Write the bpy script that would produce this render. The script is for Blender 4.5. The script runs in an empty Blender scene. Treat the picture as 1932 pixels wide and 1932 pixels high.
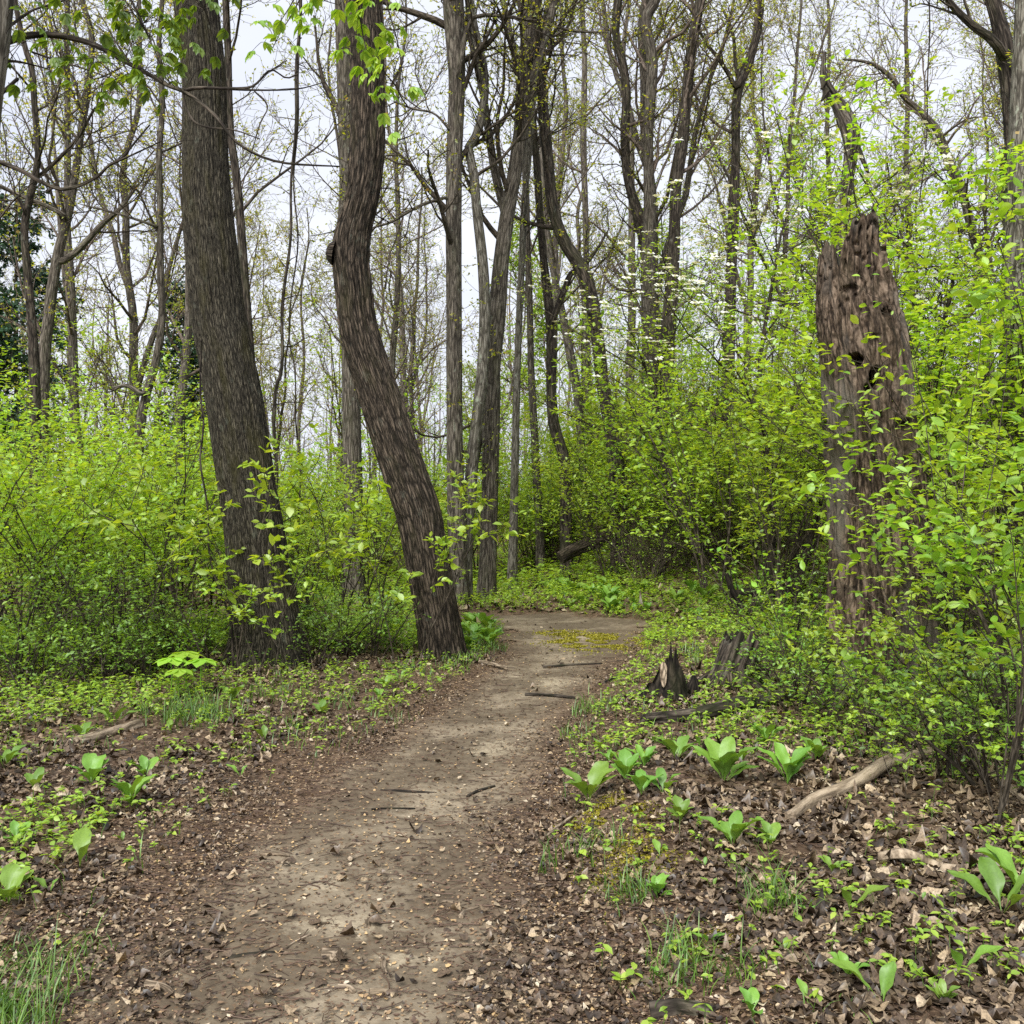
import bpy, math
import numpy as np
from mathutils import Vector, Matrix

R = math.radians
SC = bpy.context.scene
COL = SC.collection
rng = np.random.default_rng(11)

# ------------------------------------------------------------------ camera, sky, sun, exposure
EYE = 1.5
FRAME = 1932.0          # pixel frame in which positions were measured
cam_d = bpy.data.cameras.new('camera'); cam = bpy.data.objects.new('camera', cam_d); COL.objects.link(cam)
cam_d.sensor_width = 36; cam_d.lens = 36; cam_d.clip_end = 600; cam_d.clip_start = .05
cam.location = (0, 0, EYE); cam.rotation_euler = (R(90), 0, 0)
SC.camera = cam

SUN_EL, SUN_ROT = R(47), R(203)      # high, behind the viewer and to the left
w = bpy.data.worlds.new('World'); SC.world = w; w.use_nodes = True
nt = w.node_tree; nt.nodes.clear()
n_out = nt.nodes.new('ShaderNodeOutputWorld'); n_bg = nt.nodes.new('ShaderNodeBackground')
n_sky = nt.nodes.new('ShaderNodeTexSky'); n_sky.sky_type = 'NISHITA'; n_sky.sun_disc = False
n_sky.sun_elevation = SUN_EL; n_sky.sun_rotation = SUN_ROT; n_sky.dust_density = 3
n_tc = nt.nodes.new('ShaderNodeTexCoord'); n_ns = nt.nodes.new('ShaderNodeTexNoise')
n_ns.inputs['Scale'].default_value = 2.2; n_ns.inputs['Detail'].default_value = 5
n_mp = nt.nodes.new('ShaderNodeMapping'); n_mp.inputs['Scale'].default_value = (1, 1, 2.6)
n_rp = nt.nodes.new('ShaderNodeValToRGB')
n_rp.color_ramp.elements[0].position = .32; n_rp.color_ramp.elements[0].color = (.62, .655, .76, 1)
n_rp.color_ramp.elements[1].position = .68; n_rp.color_ramp.elements[1].color = (.80, .82, .88, 1)
n_sc = nt.nodes.new('ShaderNodeVectorMath'); n_sc.operation = 'SCALE'; n_sc.inputs['Scale'].default_value = 7.2
n_mx = nt.nodes.new('ShaderNodeMix'); n_mx.data_type = 'RGBA'; n_mx.inputs['Factor'].default_value = .93
L = nt.links.new
L(n_tc.outputs['Generated'], n_mp.inputs['Vector']); L(n_mp.outputs[0], n_ns.inputs['Vector'])
L(n_ns.outputs['Fac'], n_rp.inputs['Fac']); L(n_rp.outputs['Color'], n_sc.inputs[0])
L(n_sky.outputs['Color'], n_mx.inputs['A']); L(n_sc.outputs['Vector'], n_mx.inputs['B'])
L(n_mx.outputs['Result'], n_bg.inputs['Color']); n_bg.inputs['Strength'].default_value = .10
L(n_bg.outputs[0], n_out.inputs[0])

sun_d = bpy.data.lights.new('sun', 'SUN'); sun = bpy.data.objects.new('sun', sun_d); COL.objects.link(sun)
sun_d.energy = 3.2; sun_d.angle = R(38); sun_d.color = (1, .97, .90)
# lamp direction from the same elevation / rotation as the sky (rotation is measured from +Y, clockwise)
sd = Vector((math.sin(SUN_ROT) * math.cos(SUN_EL), math.cos(SUN_ROT) * math.cos(SUN_EL), math.sin(SUN_EL)))
sun.rotation_euler = sd.to_track_quat('Z', 'Y').to_euler(); sun.location = (0, 0, 30)

vs = SC.view_settings; vs.view_transform = 'Standard'; vs.look = 'None'; vs.exposure = 0.92; vs.gamma = 1
vs.use_curve_mapping = False
cy = SC.cycles
cy.max_bounces = 5; cy.diffuse_bounces = 4; cy.transmission_bounces = 3; cy.glossy_bounces = 2; cy.transparent_max_bounces = 2
cy.use_denoising = False; cy.use_adaptive_sampling = False; cy.caustics_reflective = False; cy.caustics_refractive = False
cy.sample_clamp_indirect = 4

# ------------------------------------------------------------------ small maths
def sstep(a, b, x):
    t = np.clip((x - a) / (b - a), 0, 1); return t * t * (3 - 2 * t)
def _h(i, j, k, s):
    n = (i * 374761393 + j * 668265263 + k * 2147483647 + s * 1274126177) & 0xffffffff
    n = ((n ^ (n >> 13)) * 1274126177) & 0xffffffff
    n = ((n ^ (n >> 16)) * 2246822519) & 0xffffffff
    return ((n ^ (n >> 15)) & 0xffffff) / float(0xffffff)
def vnoise(x, y, z=0.0, s=0):
    x, y, z = np.broadcast_arrays(np.asarray(x, float), np.asarray(y, float), np.asarray(z, float))
    i = np.floor(x).astype(np.int64); j = np.floor(y).astype(np.int64); k = np.floor(z).astype(np.int64)
    fx, fy, fz = x - i, y - j, z - k
    fx = fx * fx * (3 - 2 * fx); fy = fy * fy * (3 - 2 * fy); fz = fz * fz * (3 - 2 * fz)
    r = 0
    for a in (0, 1):
        for b in (0, 1):
            for c in (0, 1):
                r = r + _h(i + a, j + b, k + c, s) * (fx if a else 1 - fx) * (fy if b else 1 - fy) * (fz if c else 1 - fz)
    return r
def fbm(x, y, z=0.0, o=4, s=0):
    r = 0; a = .5; f = 1.0; t = 0
    for q in range(o):
        r = r + a * vnoise(x * f, y * f, z * f, s + q); t += a; a *= .5; f *= 2.03
    return r / t
def norm(v):
    return v / np.maximum(np.linalg.norm(v, axis=-1, keepdims=True), 1e-9)
def catmull(P, n):
    P = np.asarray(P, float); m = len(P)
    E = np.vstack([2 * P[0] - P[1], P, 2 * P[-1] - P[-2]])
    d = np.r_[0, np.cumsum(np.linalg.norm(np.diff(P[:, :3], axis=0), axis=1))]
    t = np.interp(np.linspace(0, d[-1], n), d, np.arange(m)); i = np.minimum(t.astype(int), m - 2); f = (t - i)[:, None]
    a, b, c, e = E[i], E[i + 1], E[i + 2], E[i + 3]
    return .5 * (2 * b + (c - a) * f + (2 * a - 5 * b + 4 * c - e) * f ** 2 + (3 * b - a - 3 * c + e) * f ** 3)

# ------------------------------------------------------------------ the lie of the land
# both edges of the trodden path: (row, left, right) measured on flat ground
_pe = [(1932, 70, 1120), (1800, 180, 1080), (1700, 290, 1040), (1600, 410, 1015), (1500, 530, 1030), (1400, 690, 1060),
       (1330, 810, 1105), (1270, 900, 1160), (1220, 950, 1215), (1180, 930, 1232), (1160, 905, 1160)]
_Y = np.array([EYE / (p[0] / FRAME - .5) for p in _pe])
_XL = np.array([(p[1] / FRAME - .5) for p in _pe]) * _Y
_XR = np.array([(p[2] / FRAME - .5) for p in _pe]) * _Y
_Y = np.r_[-6, _Y]; _XL = np.r_[-2.2, _XL]; _XR = np.r_[0.3, _XR]
def path_d(x, y):
    """metres inside (+) or outside (-) the trodden path"""
    xl = np.interp(y, _Y, _XL); xr = np.interp(y, _Y, _XR)
    d = np.minimum(np.minimum(x - xl, xr - x) * .9, (14.9 - y - .42 * np.maximum(x - .1, 0) ** 2) * .8)
    yc = 14.35 + .035 * (x + .3) ** 2                      # the bend runs off to the left behind the trees
    d2 = np.minimum(.62 - np.abs(y - yc), .9 - x)
    return np.maximum(d, d2)
def ground_z(x, y):
    x = np.asarray(x, float); y = np.asarray(y, float)
    s = x * .45 + (y - 16.5) * .62
    hill = .33 * np.log1p(np.exp(np.clip(s * 1.1, -30, 30))) * sstep(-1.6, 3.6, x - .03 * y)
    hill = np.minimum(hill, 5) + .35 * sstep(3.5, 9, x) * sstep(-5, 6, y)
    pd = path_d(x, y)
    bank = .11 * sstep(-.02, -.55, pd) * np.where(x > np.interp(y, _Y, (_XL + _XR) / 2), 1.0, .25)
    nz = .10 * (fbm(x * .45 + 9, y * .45 + 3, 0, 3, 5) - .5) + .05 * (fbm(x * 2.1, y * 2.1, 0, 3, 8) - .5) * sstep(.1, -.3, pd)
    return hill + bank + nz - .02
def ray(px, py, Y):
    """a point Y metres away whose direction was measured at (px, py)"""
    return np.array([(px / FRAME - .5) * Y, Y, EYE - (py / FRAME - .5) * Y])
def gp(px, py):
    """where that direction meets the ground"""
    Y = 1.5
    while Y < 70:
        p = ray(px, py, Y)
        if p[2] <= ground_z(p[0], p[1]): break
        Y += .02
    return np.array([p[0], p[1], float(ground_z(p[0], p[1]))])
def on(x, y, dz=0.0): return np.array([x, y, float(ground_z(x, y)) + dz])

# ------------------------------------------------------------------ mesh building
class MB:
    def __init__(s): s.V = []; s.Q = []; s.T = []; s.mq = []; s.mt = []; s.A = []; s.B = []; s.n = 0
    def add(s, V, F, a=None, b=None, mat=0):
        V = np.asarray(V, np.float32).reshape(-1, 3); F = np.asarray(F, np.int64)
        s.V.append(V)
        if F.shape[1] == 4: s.Q.append(F + s.n); s.mq.append(np.full(len(F), mat))
        else: s.T.append(F + s.n); s.mt.append(np.full(len(F), mat))
        s.A.append(np.zeros(len(V)) if a is None else np.broadcast_to(a, (len(V),)))
        s.B.append(V * 1.0 if b is None else np.asarray(b).reshape(-1, 3))
        s.n += len(V); return s
    def build(s, name, mats, parent=None, off=(0, 0, 0), smooth=True):
        V = (np.vstack(s.V) - np.asarray(off)).astype(np.float32)
        me = bpy.data.meshes.new(name)
        Q = np.vstack(s.Q) if s.Q else np.zeros((0, 4), int); T = np.vstack(s.T) if s.T else np.zeros((0, 3), int)
        loops = np.r_[Q.ravel(), T.ravel()].astype(np.int32)
        starts = np.r_[np.arange(len(Q)) * 4, len(Q) * 4 + np.arange(len(T)) * 3].astype(np.int32)
        me.vertices.add(len(V)); me.vertices.foreach_set('co', V.ravel())
        me.loops.add(len(loops)); me.loops.foreach_set('vertex_index', loops)
        me.polygons.add(len(starts)); me.polygons.foreach_set('loop_start', starts)
        mi = np.r_[np.concatenate(s.mq) if s.mq else [], np.concatenate(s.mt) if s.mt else []].astype(np.int32)
        me.polygons.foreach_set('material_index', mi)
        me.update(calc_edges=True)
        me.polygons.foreach_set('use_smooth', np.full(len(starts), smooth))
        at = me.attributes.new('rnd', 'FLOAT', 'POINT'); at.data.foreach_set('value', np.concatenate(s.A).astype(np.float32))
        at = me.attributes.new('bk', 'FLOAT_VECTOR', 'POINT'); at.data.foreach_set('vector', np.vstack(s.B).astype(np.float32).ravel())
        for m in (mats if isinstance(mats, (list, tuple)) else [mats]): me.materials.append(m)
        me.update()
        o = bpy.data.objects.new(name, me); COL.objects.link(o)
        if parent is not None: o.parent = parent
        else: o.location = off
        return o

def tubes(mb, P, Rr, S=6, mat=0, a=None, cap=False, disp=None):
    P = np.asarray(P, float); Rr = np.asarray(Rr, float)
    if P.ndim == 2: P = P[None]; Rr = Rr[None]
    N, K, _ = P.shape
    T = norm(np.gradient(P, axis=1))
    ref = np.cross(norm(P[:, -1] - P[:, 0] + 1e-6), np.array([.31, .17, .93]))
    bad = np.linalg.norm(ref, axis=1) < .25
    ref[bad] = np.cross(norm(P[bad, -1] - P[bad, 0] + 1e-6), np.array([1., .2, 0]))
    ref = norm(ref)[:, None, :]
    n = norm(ref - (ref * T).sum(-1, keepdims=True) * T); b = np.cross(T, n)
    s = np.concatenate([np.zeros((N, 1)), np.cumsum(np.linalg.norm(np.diff(P, axis=1), axis=2), axis=1)], 1)
    th = np.arange(S) / S * 2 * math.pi; c, sn = np.cos(th), np.sin(th)
    rad = Rr[:, :, None] * np.ones(S)
    r0 = np.maximum(Rr[:, :1], .004)
    off = rng.random((N, 1, 1)) * 40
    BK = np.stack([np.broadcast_to(r0[:, :, None] * c, (N, K, S)), np.broadcast_to(r0[:, :, None] * sn, (N, K, S)),
                   np.broadcast_to(s[:, :, None] + off, (N, K, S))], -1)
    if disp is not None: rad = rad + disp(BK, s[:, :, None], th[None, None, :], Rr[:, :, None])
    V = P[:, :, None, :] + rad[..., None] * (c[:, None] * n[:, :, None, :] + sn[:, None] * b[:, :, None, :])
    i = np.arange(N)[:, None, None] * K * S + np.arange(K - 1)[None, :, None] * S
    j = np.arange(S)[None, None, :]; j2 = (j + 1) % S
    F = np.stack([i + j, i + j2, i + S + j2, i + S + j], -1).reshape(-1, 4)
    if a is None: av = np.repeat(rng.random(N), K * S)
    else: av = np.broadcast_to(a, (N,)).repeat(K * S)
    mb.add(V, F, av, BK, mat)
    if cap:
        for e in (0, K - 1):
            cc = P[:, e] + T[:, e] * (.004 if e else -.004)
            ring = V[:, e]
            VV = np.concatenate([ring, cc[:, None]], 1)
            q = np.arange(N)[:, None] * (S + 1)
            FF = np.stack([q + np.arange(S), q + (np.arange(S) + 1) % S, np.broadcast_to(q + S, (N, S))], -1).reshape(-1, 3)
            if e == 0: FF = FF[:, ::-1]
            mb.add(VV, FF, np.repeat(.5, len(VV) * (S + 1)), np.concatenate([BK[:, e], BK[:, e].mean(1, keepdims=True)], 1), mat)
    return V

def grow(P, Rr, n, ln, K=5, t0=.25, t1=1., ang=(35, 65), trop=.08, wig=.16, rf=.6, taper=.45, rmin=.003, flat=0., g=None):
    g = g or rng
    N, Kp, _ = P.shape
    t = t0 + (t1 - t0) * (np.arange(n)[None, :] + g.random((N, n))) / n
    u = np.clip(t * (Kp - 1), 0, Kp - 1.001); i = u.astype(int); f = (u - i)[..., None]
    r = np.arange(N)[:, None]
    base = P[r, i] * (1 - f) + P[r, i + 1] * f; tan = norm(P[r, i + 1] - P[r, i])
    rr = Rr[r, i] * (1 - f[..., 0]) + Rr[r, i + 1] * f[..., 0]
    pv = g.normal(size=base.shape); pv[..., 2] *= (1 - flat)
    perp = norm(np.cross(tan, norm(pv)))
    if flat > 0: perp[..., 2] *= (1 - flat); perp = norm(perp)
    a = np.radians(ang[0] + (ang[1] - ang[0]) * g.random((N, n)))[..., None]
    d = norm(np.cos(a) * tan + np.sin(a) * perp).reshape(-1, 3)
    M = N * n
    ln = (np.asarray(ln) * np.ones((N, 1)) if np.ndim(ln) < 2 else ln)
    LL = (ln * (1 - taper * (t - t0) / max(t1 - t0, 1e-3)) * (.55 + .75 * g.random((N, n)))).reshape(-1)
    out = np.empty((M, K, 3)); out[:, 0] = base.reshape(-1, 3)
    st = (LL / (K - 1))[:, None]
    for k in range(1, K):
        d = norm(d + g.normal(size=d.shape) * wig + np.array([0, 0, trop]))
        out[:, k] = out[:, k - 1] + d * st
    r0 = np.maximum(rr.reshape(-1) * rf, rmin)[:, None]
    RR = np.maximum(r0 * np.linspace(1, .28, K)[None], rmin * .8)
    return out, RR

# leaf templates: (verts, faces) in a frame x = side, y = along, z = up
LT4 = (np.array([[0, 0, 0], [.30, .45, .07], [0, 1, -.05], [-.30, .45, .07]]), np.array([[0, 1, 2], [0, 2, 3]]))
LT6 = (np.array([[0, 0, 0], [.22, .28, .06], [.24, .62, .05], [0, 1, -.10], [-.24, .62, .05], [-.22, .28, .06], [0, .45, .0]]),
       np.array([[0, 1, 2, 6], [6, 2, 3, 3], [0, 6, 4, 5], [6, 3, 4, 4]]))
LT6 = (LT6[0], np.array([[0, 1, 6], [1, 2, 6], [2, 3, 6], [3, 4, 6], [4, 5, 6], [5, 0, 6]]))
def _fine():
    ts = np.array([0, .08, .2, .36, .52, .68, .82, .93, 1.0]); wd = np.array([.012, .05, .15, .245, .27, .235, .15, .06, 0.])
    V = []; F = []
    for t, q in zip(ts, wd):
        for s in (-1, -.5, 0, .5, 1): V.append((s * q, t, .16 * abs(s) * q * 1.6 - .16 * t * t + .015 * math.sin(t * 9 + s)))
    for i in range(len(ts) - 1):
        for j in range(4): F.append((i * 5 + j, i * 5 + j + 1, i * 5 + j + 6, i * 5 + j + 5))
    return np.array(V), np.array(F)
LTF = _fine()
def leaves(mb, C, D, Nn, size, tpl=LT4, mat=1, a=None, g=None):
    g = g or rng
    C = np.asarray(C).reshape(-1, 3); n = len(C)
    D = norm(D); Sd = norm(np.cross(D, Nn)); U = np.cross(Sd, D)
    V0, F0 = tpl; sz = (np.asarray(size) * np.ones(n))[:, None, None]
    wv = (.8 + .4 * g.random(n))[:, None, None]
    V = C[:, None] + sz * (V0[None, :, 0:1] * wv * Sd[:, None] + V0[None, :, 1:2] * D[:, None] + V0[None, :, 2:3] * U[:, None])
    F = (F0[None] + (np.arange(n) * len(V0))[:, None, None]).reshape(-1, F0.shape[1])
    a = g.random(n) if a is None else a * np.ones(n)
    mb.add(V, F, np.repeat(a, len(V0)), None, mat)
def on_twigs(P, per, g, t0=.15):
    """leaf points and directions along twigs P (N,K,3)"""
    N, K, _ = P.shape
    t = t0 + (1 - t0) * g.random((N, per)) ** .8; t[:, 0] = 1
    u = np.clip(t * (K - 1), 0, K - 1.001); i = u.astype(int); f = (u - i)[..., None]; r = np.arange(N)[:, None]
    C = P[r, i] * (1 - f) + P[r, i + 1] * f; T = norm(P[r, i + 1] - P[r, i])
    return C.reshape(-1, 3), T.reshape(-1, 3)
def leafy(mb, P, per, size, g, tpl=LT4, mat=1, flat=.75, droop=.1, clump=None):
    C, T = on_twigs(P, per, g)
    D = T * .6 + g.normal(size=C.shape) * np.array([1, 1, 1 - flat]) - np.array([0, 0, droop])
    Nn = g.normal(size=C.shape) * (1 - flat) * 1.2 + np.array([0, 0, 1.])
    leaves(mb, C, D, Nn, size * (.6 + .7 * g.random(len(C))), tpl, mat, None if clump is None else clump(C), g)

# ------------------------------------------------------------------ materials
def newmat(name):
    m = bpy.data.materials.new(name); m.use_nodes = True; m.node_tree.nodes.clear(); return m, m.node_tree
def node(nt, t, **kw):
    n = nt.nodes.new(t)
    for k, v in kw.items():
        if hasattr(n, k): setattr(n, k, v)
        else: n.inputs[k].default_value = v
    return n
def ramp(nt, fac, stops, mode='LINEAR'):
    n = nt.nodes.new('ShaderNodeValToRGB'); cr = n.color_ramp; cr.interpolation = mode
    while len(cr.elements) < len(stops): cr.elements.new(.5)
    for e, (p, c) in zip(cr.elements, stops): e.position = p; e.color = (*c, 1)
    nt.links.new(fac, n.inputs['Fac']); return n.outputs['Color']
def mixc(nt, f, a, b, mode='MIX'):
    n = nt.nodes.new('ShaderNodeMix'); n.data_type = 'RGBA'; n.blend_type = mode
    for s, v in (('Factor', f), ('A', a), ('B', b)):
        if hasattr(v, 'links'): nt.links.new(v, n.inputs[s])
        elif s == 'Factor': n.inputs[s].default_value = v
        else: n.inputs[s].default_value = (*v, 1)
    return n.outputs['Result']
def noise(nt, vec, scale, detail=4, rough=.55, dist=0.):
    n = node(nt, 'ShaderNodeTexNoise'); n.inputs['Scale'].default_value = scale; n.inputs['Detail'].default_value = detail
    n.inputs['Roughness'].default_value = rough; n.inputs['Distortion'].default_value = dist
    if vec is not None: nt.links.new(vec, n.inputs['Vector'])
    return n.outputs['Fac']
def mapping(nt, vec, sc):
    n = node(nt, 'ShaderNodeMapping'); n.inputs['Scale'].default_value = sc; nt.links.new(vec, n.inputs['Vector']); return n.outputs[0]
def attr(nt, name):
    n = node(nt, 'ShaderNodeAttribute'); n.attribute_name = name; return n

def node_col_noise(nt, vec):
    n = node(nt, 'ShaderNodeTexNoise'); n.inputs['Scale'].default_value = 1.; n.inputs['Detail'].default_value = 3; nt.links.new(vec, n.inputs['Vector']); return n.outputs['Color']
def leaf_mat(name, stops, trans=.45, gloss=.06, rough=.5, tcol=1.15, mott=0.):
    m, nt = newmat(name)
    a = attr(nt, 'rnd').outputs['Fac']
    oi = node(nt, 'ShaderNodeObjectInfo').outputs['Random']
    c = ramp(nt, a, stops)
    hs = node(nt, 'ShaderNodeHueSaturation'); nt.links.new(c, hs.inputs['Color'])
    mr = node(nt, 'ShaderNodeMapRange'); nt.links.new(oi, mr.inputs['Value']); mr.inputs['To Min'].default_value = .485; mr.inputs['To Max'].default_value = .51
    nt.links.new(mr.outputs[0], hs.inputs['Hue'])
    mv = node(nt, 'ShaderNodeMapRange'); nt.links.new(oi, mv.inputs['Value']); mv.inputs['To Min'].default_value = .85; mv.inputs['To Max'].default_value = 1.1
    nt.links.new(mv.outputs[0], hs.inputs['Value']); c = hs.outputs[0]
    if mott: c = mixc(nt, 1., c, ramp(nt, noise(nt, attr(nt, 'bk').outputs['Vector'], 130, 3, .7), [(.3, (1 - mott,) * 3), (.7, (1 + mott,) * 3)]), 'MULTIPLY')
    d = node(nt, 'ShaderNodeBsdfDiffuse'); t = node(nt, 'ShaderNodeBsdfTranslucent'); g = node(nt, 'ShaderNodeBsdfGlossy')
    g.inputs['Roughness'].default_value = rough; g.inputs['Color'].default_value = (.9, .95, 1, 1)
    nt.links.new(c, d.inputs['Color'])
    tc = mixc(nt, 1.0, c, (1.25 * tcol, 1.08 * tcol, .6), 'MULTIPLY'); nt.links.new(tc, t.inputs['Color'])
    m1 = node(nt, 'ShaderNodeMixShader'); m1.inputs[0].default_value = trans
    nt.links.new(d.outputs[0], m1.inputs[1]); nt.links.new(t.outputs[0], m1.inputs[2])
    m2 = node(nt, 'ShaderNodeMixShader'); m2.inputs[0].default_value = gloss
    nt.links.new(m1.outputs[0], m2.inputs[1]); nt.links.new(g.outputs[0], m2.inputs[2])
    o = node(nt, 'ShaderNodeOutputMaterial'); nt.links.new(m2.outputs[0], o.inputs[0])
    return m

def bark_mat(name, dark, mid, light, f=28, stretch=.16, bump=.6, moss=0., mosscol=(.055, .06, .02), lich=.0, patch=None, crack=.8, lp=.76):
    m, nt = newmat(name)
    v = attr(nt, 'bk').outputs['Vector']
    n1 = noise(nt, mapping(nt, v, (f, f, f * stretch)), 1., 6, .62, .4)
    n2 = noise(nt, mapping(nt, v, (f * 3.3, f * 3.3, f * .9)), 1., 3, .6)
    n3 = noise(nt, mapping(nt, v, (2.2, 2.2, .9)), 1., 3, .6)
    s = node(nt, 'ShaderNodeMath', operation='MULTIPLY_ADD'); nt.links.new(n2, s.inputs[0]); s.inputs[1].default_value = .3
    nt.links.new(n1, s.inputs[2])
    c = ramp(nt, s.outputs[0], [(.52, dark), (.63, mid), (lp, light)])
    wv = mixc(nt, .22, mapping(nt, v, (f * .62, f * .62, f * stretch * .8)), node_col_noise(nt, mapping(nt, v, (f * .5, f * .5, f * stretch * 1.5))), 'ADD')
    vo = node(nt, 'ShaderNodeTexVoronoi'); vo.feature = 'DISTANCE_TO_EDGE'; vo.inputs['Scale'].default_value = 1.; nt.links.new(wv, vo.inputs['Vector'])
    ck = ramp(nt, vo.outputs['Distance'], [(.02, (crack, crack, crack)), (.16, (0, 0, 0))])
    c = mixc(nt, ck, c, tuple(q * .5 for q in dark))
    hs_ = node(nt, 'ShaderNodeMath', operation='MULTIPLY_ADD'); nt.links.new(ck, hs_.inputs[0]); hs_.inputs[1].default_value = -.5; nt.links.new(s.outputs[0], hs_.inputs[2]); s = hs_
    if patch:
        pm = ramp(nt, n3, [(.50, (0, 0, 0)), (.62, (1, 1, 1))]); c = mixc(nt, pm, c, mixc(nt, .75, c, patch))
    if lich > 0:
        lm = ramp(nt, noise(nt, mapping(nt, v, (9, 9, 7)), 1., 5, .65), [(.60, (0, 0, 0)), (.68, (lich, lich, lich))])
        c = mixc(nt, lm, c, (.30, .33, .26))
    if moss > 0:
        mm = ramp(nt, noise(nt, mapping(nt, v, (4.5, 4.5, 1.6)), 1., 5, .65), [(.50, (0, 0, 0)), (.66, (moss, moss, moss))])
        c = mixc(nt, mm, c, mosscol)
    b = node(nt, 'ShaderNodeBump'); b.inputs['Strength'].default_value = bump; b.inputs['Distance'].default_value = .02
    nt.links.new(s.outputs[0], b.inputs['Height'])
    p = node(nt, 'ShaderNodeBsdfPrincipled'); p.inputs['Roughness'].default_value = .9; p.inputs['Specular IOR Level'].default_value = .2
    nt.links.new(c, p.inputs['Base Color']); nt.links.new(b.outputs[0], p.inputs['Normal'])
    o = node(nt, 'ShaderNodeOutputMaterial'); nt.links.new(p.outputs[0], o.inputs[0])
    return m

def plain_mat(name, stops, rough=.85, bumpn=0, spec=.2, scale=60):
    m, nt = newmat(name)
    c = ramp(nt, attr(nt, 'rnd').outputs['Fac'], stops)
    tc = attr(nt, 'bk').outputs['Vector']
    n = noise(nt, tc, scale, 3, .6); c = mixc(nt, 1., c, ramp(nt, n, [(.3, (.62, .62, .62)), (.7, (1.25, 1.25, 1.25))]), 'MULTIPLY')
    p = node(nt, 'ShaderNodeBsdfPrincipled'); p.inputs['Roughness'].default_value = rough; p.inputs['Specular IOR Level'].default_value = spec
    nt.links.new(c, p.inputs['Base Color'])
    if bumpn:
        b = node(nt, 'ShaderNodeBump'); b.inputs['Strength'].default_value = bumpn; b.inputs['Distance'].default_value = .01
        nt.links.new(n, b.inputs['Height']); nt.links.new(b.outputs[0], p.inputs['Normal'])
    o = node(nt, 'ShaderNodeOutputMaterial'); nt.links.new(p.outputs[0], o.inputs[0]); return m

M = {}
M['bark_wide'] = bark_mat('bark_wide', (.017, .015, .011), (.058, .050, .037), (.165, .148, .108), 84, .12, 1., .6, (.055, .050, .018), .2, crack=.8, lp=.80)
M['bark_curved'] = bark_mat('bark_curved', (.014, .011, .008), (.055, .043, .032), (.165, .130, .098), 62, .10, 1., .45, (.045, .042, .018), .12, crack=.85, lp=.80)
M['bark_grey'] = bark_mat('bark_grey', (.036, .030, .024), (.10, .085, .068), (.19, .168, .138), 34, .12, .6, .25, (.08, .085, .04), .35)
M['bark_lichen'] = bark_mat('bark_lichen', (.055, .048, .038), (.13, .118, .096), (.23, .215, .185), 30, .14, .4, .2, (.10, .11, .06), .8)
M['bark_dark'] = bark_mat('bark_dark', (.014, .011, .009), (.048, .038, .030), (.115, .095, .075), 26, .16, .6, .35, (.05, .055, .022), .2)
M['bark_far'] = bark_mat('bark_far', (.06, .05, .04), (.13, .11, .092), (.21, .185, .16), 18, .2, .3, .2, (.11, .11, .06), .2)  # paler tones put the haze over distant trunks into the bark colour
M['bark_snag'] = bark_mat('bark_snag', (.015, .010, .007), (.072, .050, .034), (.20, .15, .11), 34, .2, 1., .25, (.05, .045, .018), 0, (.15, .135, .115), .6)
M['bark_twig'] = bark_mat('bark_twig', (.030, .024, .017), (.062, .05, .036), (.12, .10, .078), 30, .3, .1)
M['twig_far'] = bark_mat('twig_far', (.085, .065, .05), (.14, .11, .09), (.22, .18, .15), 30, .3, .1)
M['log_pale'] = bark_mat('log_pale', (.12, .09, .062), (.27, .21, .148), (.42, .34, .25), 34, .08, .6, .12, (.16, .15, .05), crack=.35)
M['log_dark'] = bark_mat('log_dark', (.012, .010, .008), (.045, .036, .028), (.12, .10, .08), 26, .12, .8, .3, (.04, .05, .015))
M['char'] = bark_mat('char', (.006, .005, .004), (.018, .014, .011), (.05, .04, .03), 26, .14, .9, .25, (.035, .04, .012))
M['stick'] = bark_mat('stick', (.10, .075, .05), (.24, .185, .13), (.42, .34, .25), 60, .12, .5)
M['hole'] = bark_mat('hole', (.004, .003, .002), (.009, .007, .005), (.02, .014, .01), 30, .3, .3)
M['leaf_spice'] = leaf_mat('leaf_spice', [(0, (.24, .41, .030)), (.5, (.36, .57, .040)), (1, (.49, .67, .07))], .52)
M['leaf_spice2'] = leaf_mat('leaf_spice2', [(0, (.22, .40, .030)), (.5, (.33, .56, .040)), (1, (.47, .66, .07))], .52)
M['leaf_low'] = leaf_mat('leaf_low', [(0, (.10, .22, .02)), (.5, (.18, .36, .035)), (1, (.31, .52, .06))], .45)
M['leaf_tree'] = leaf_mat('leaf_tree', [(0, (.22, .30, .03)), (.5, (.36, .45, .04)), (.88, (.46, .50, .07)), (1, (.46, .32, .10))], .62)
M['leaf_near'] = leaf_mat('leaf_near', [(0, (.17, .37, .03)), (.5, (.28, .52, .04)), (1, (.40, .62, .07))], .5, .04)
M['leaf_buckeye'] = leaf_mat('leaf_buckeye', [(0, (.08, .17, .012)), (.5, (.13, .26, .018)), (1, (.22, .36, .03))], .5, .05)
M['leaf_broad'] = leaf_mat('leaf_broad', [(0, (.10, .22, .03)), (.5, (.15, .30, .04)), (1, (.23, .40, .05))], .35, .04, .5, 1.15, .15)
M['needles'] = leaf_mat('needles', [(0, (.02, .06, .03)), (.5, (.04, .10, .05)), (1, (.07, .15, .07))], .2)
M['grass'] = leaf_mat('grass', [(0, (.05, .12, .012)), (.5, (.10, .21, .020)), (1, (.19, .32, .04))], .35, .05)
M['petal'] = leaf_mat('petal', [(0, (.75, .78, .66)), (1, (.86, .87, .84))], .35, .02, .5, .85)
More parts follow.
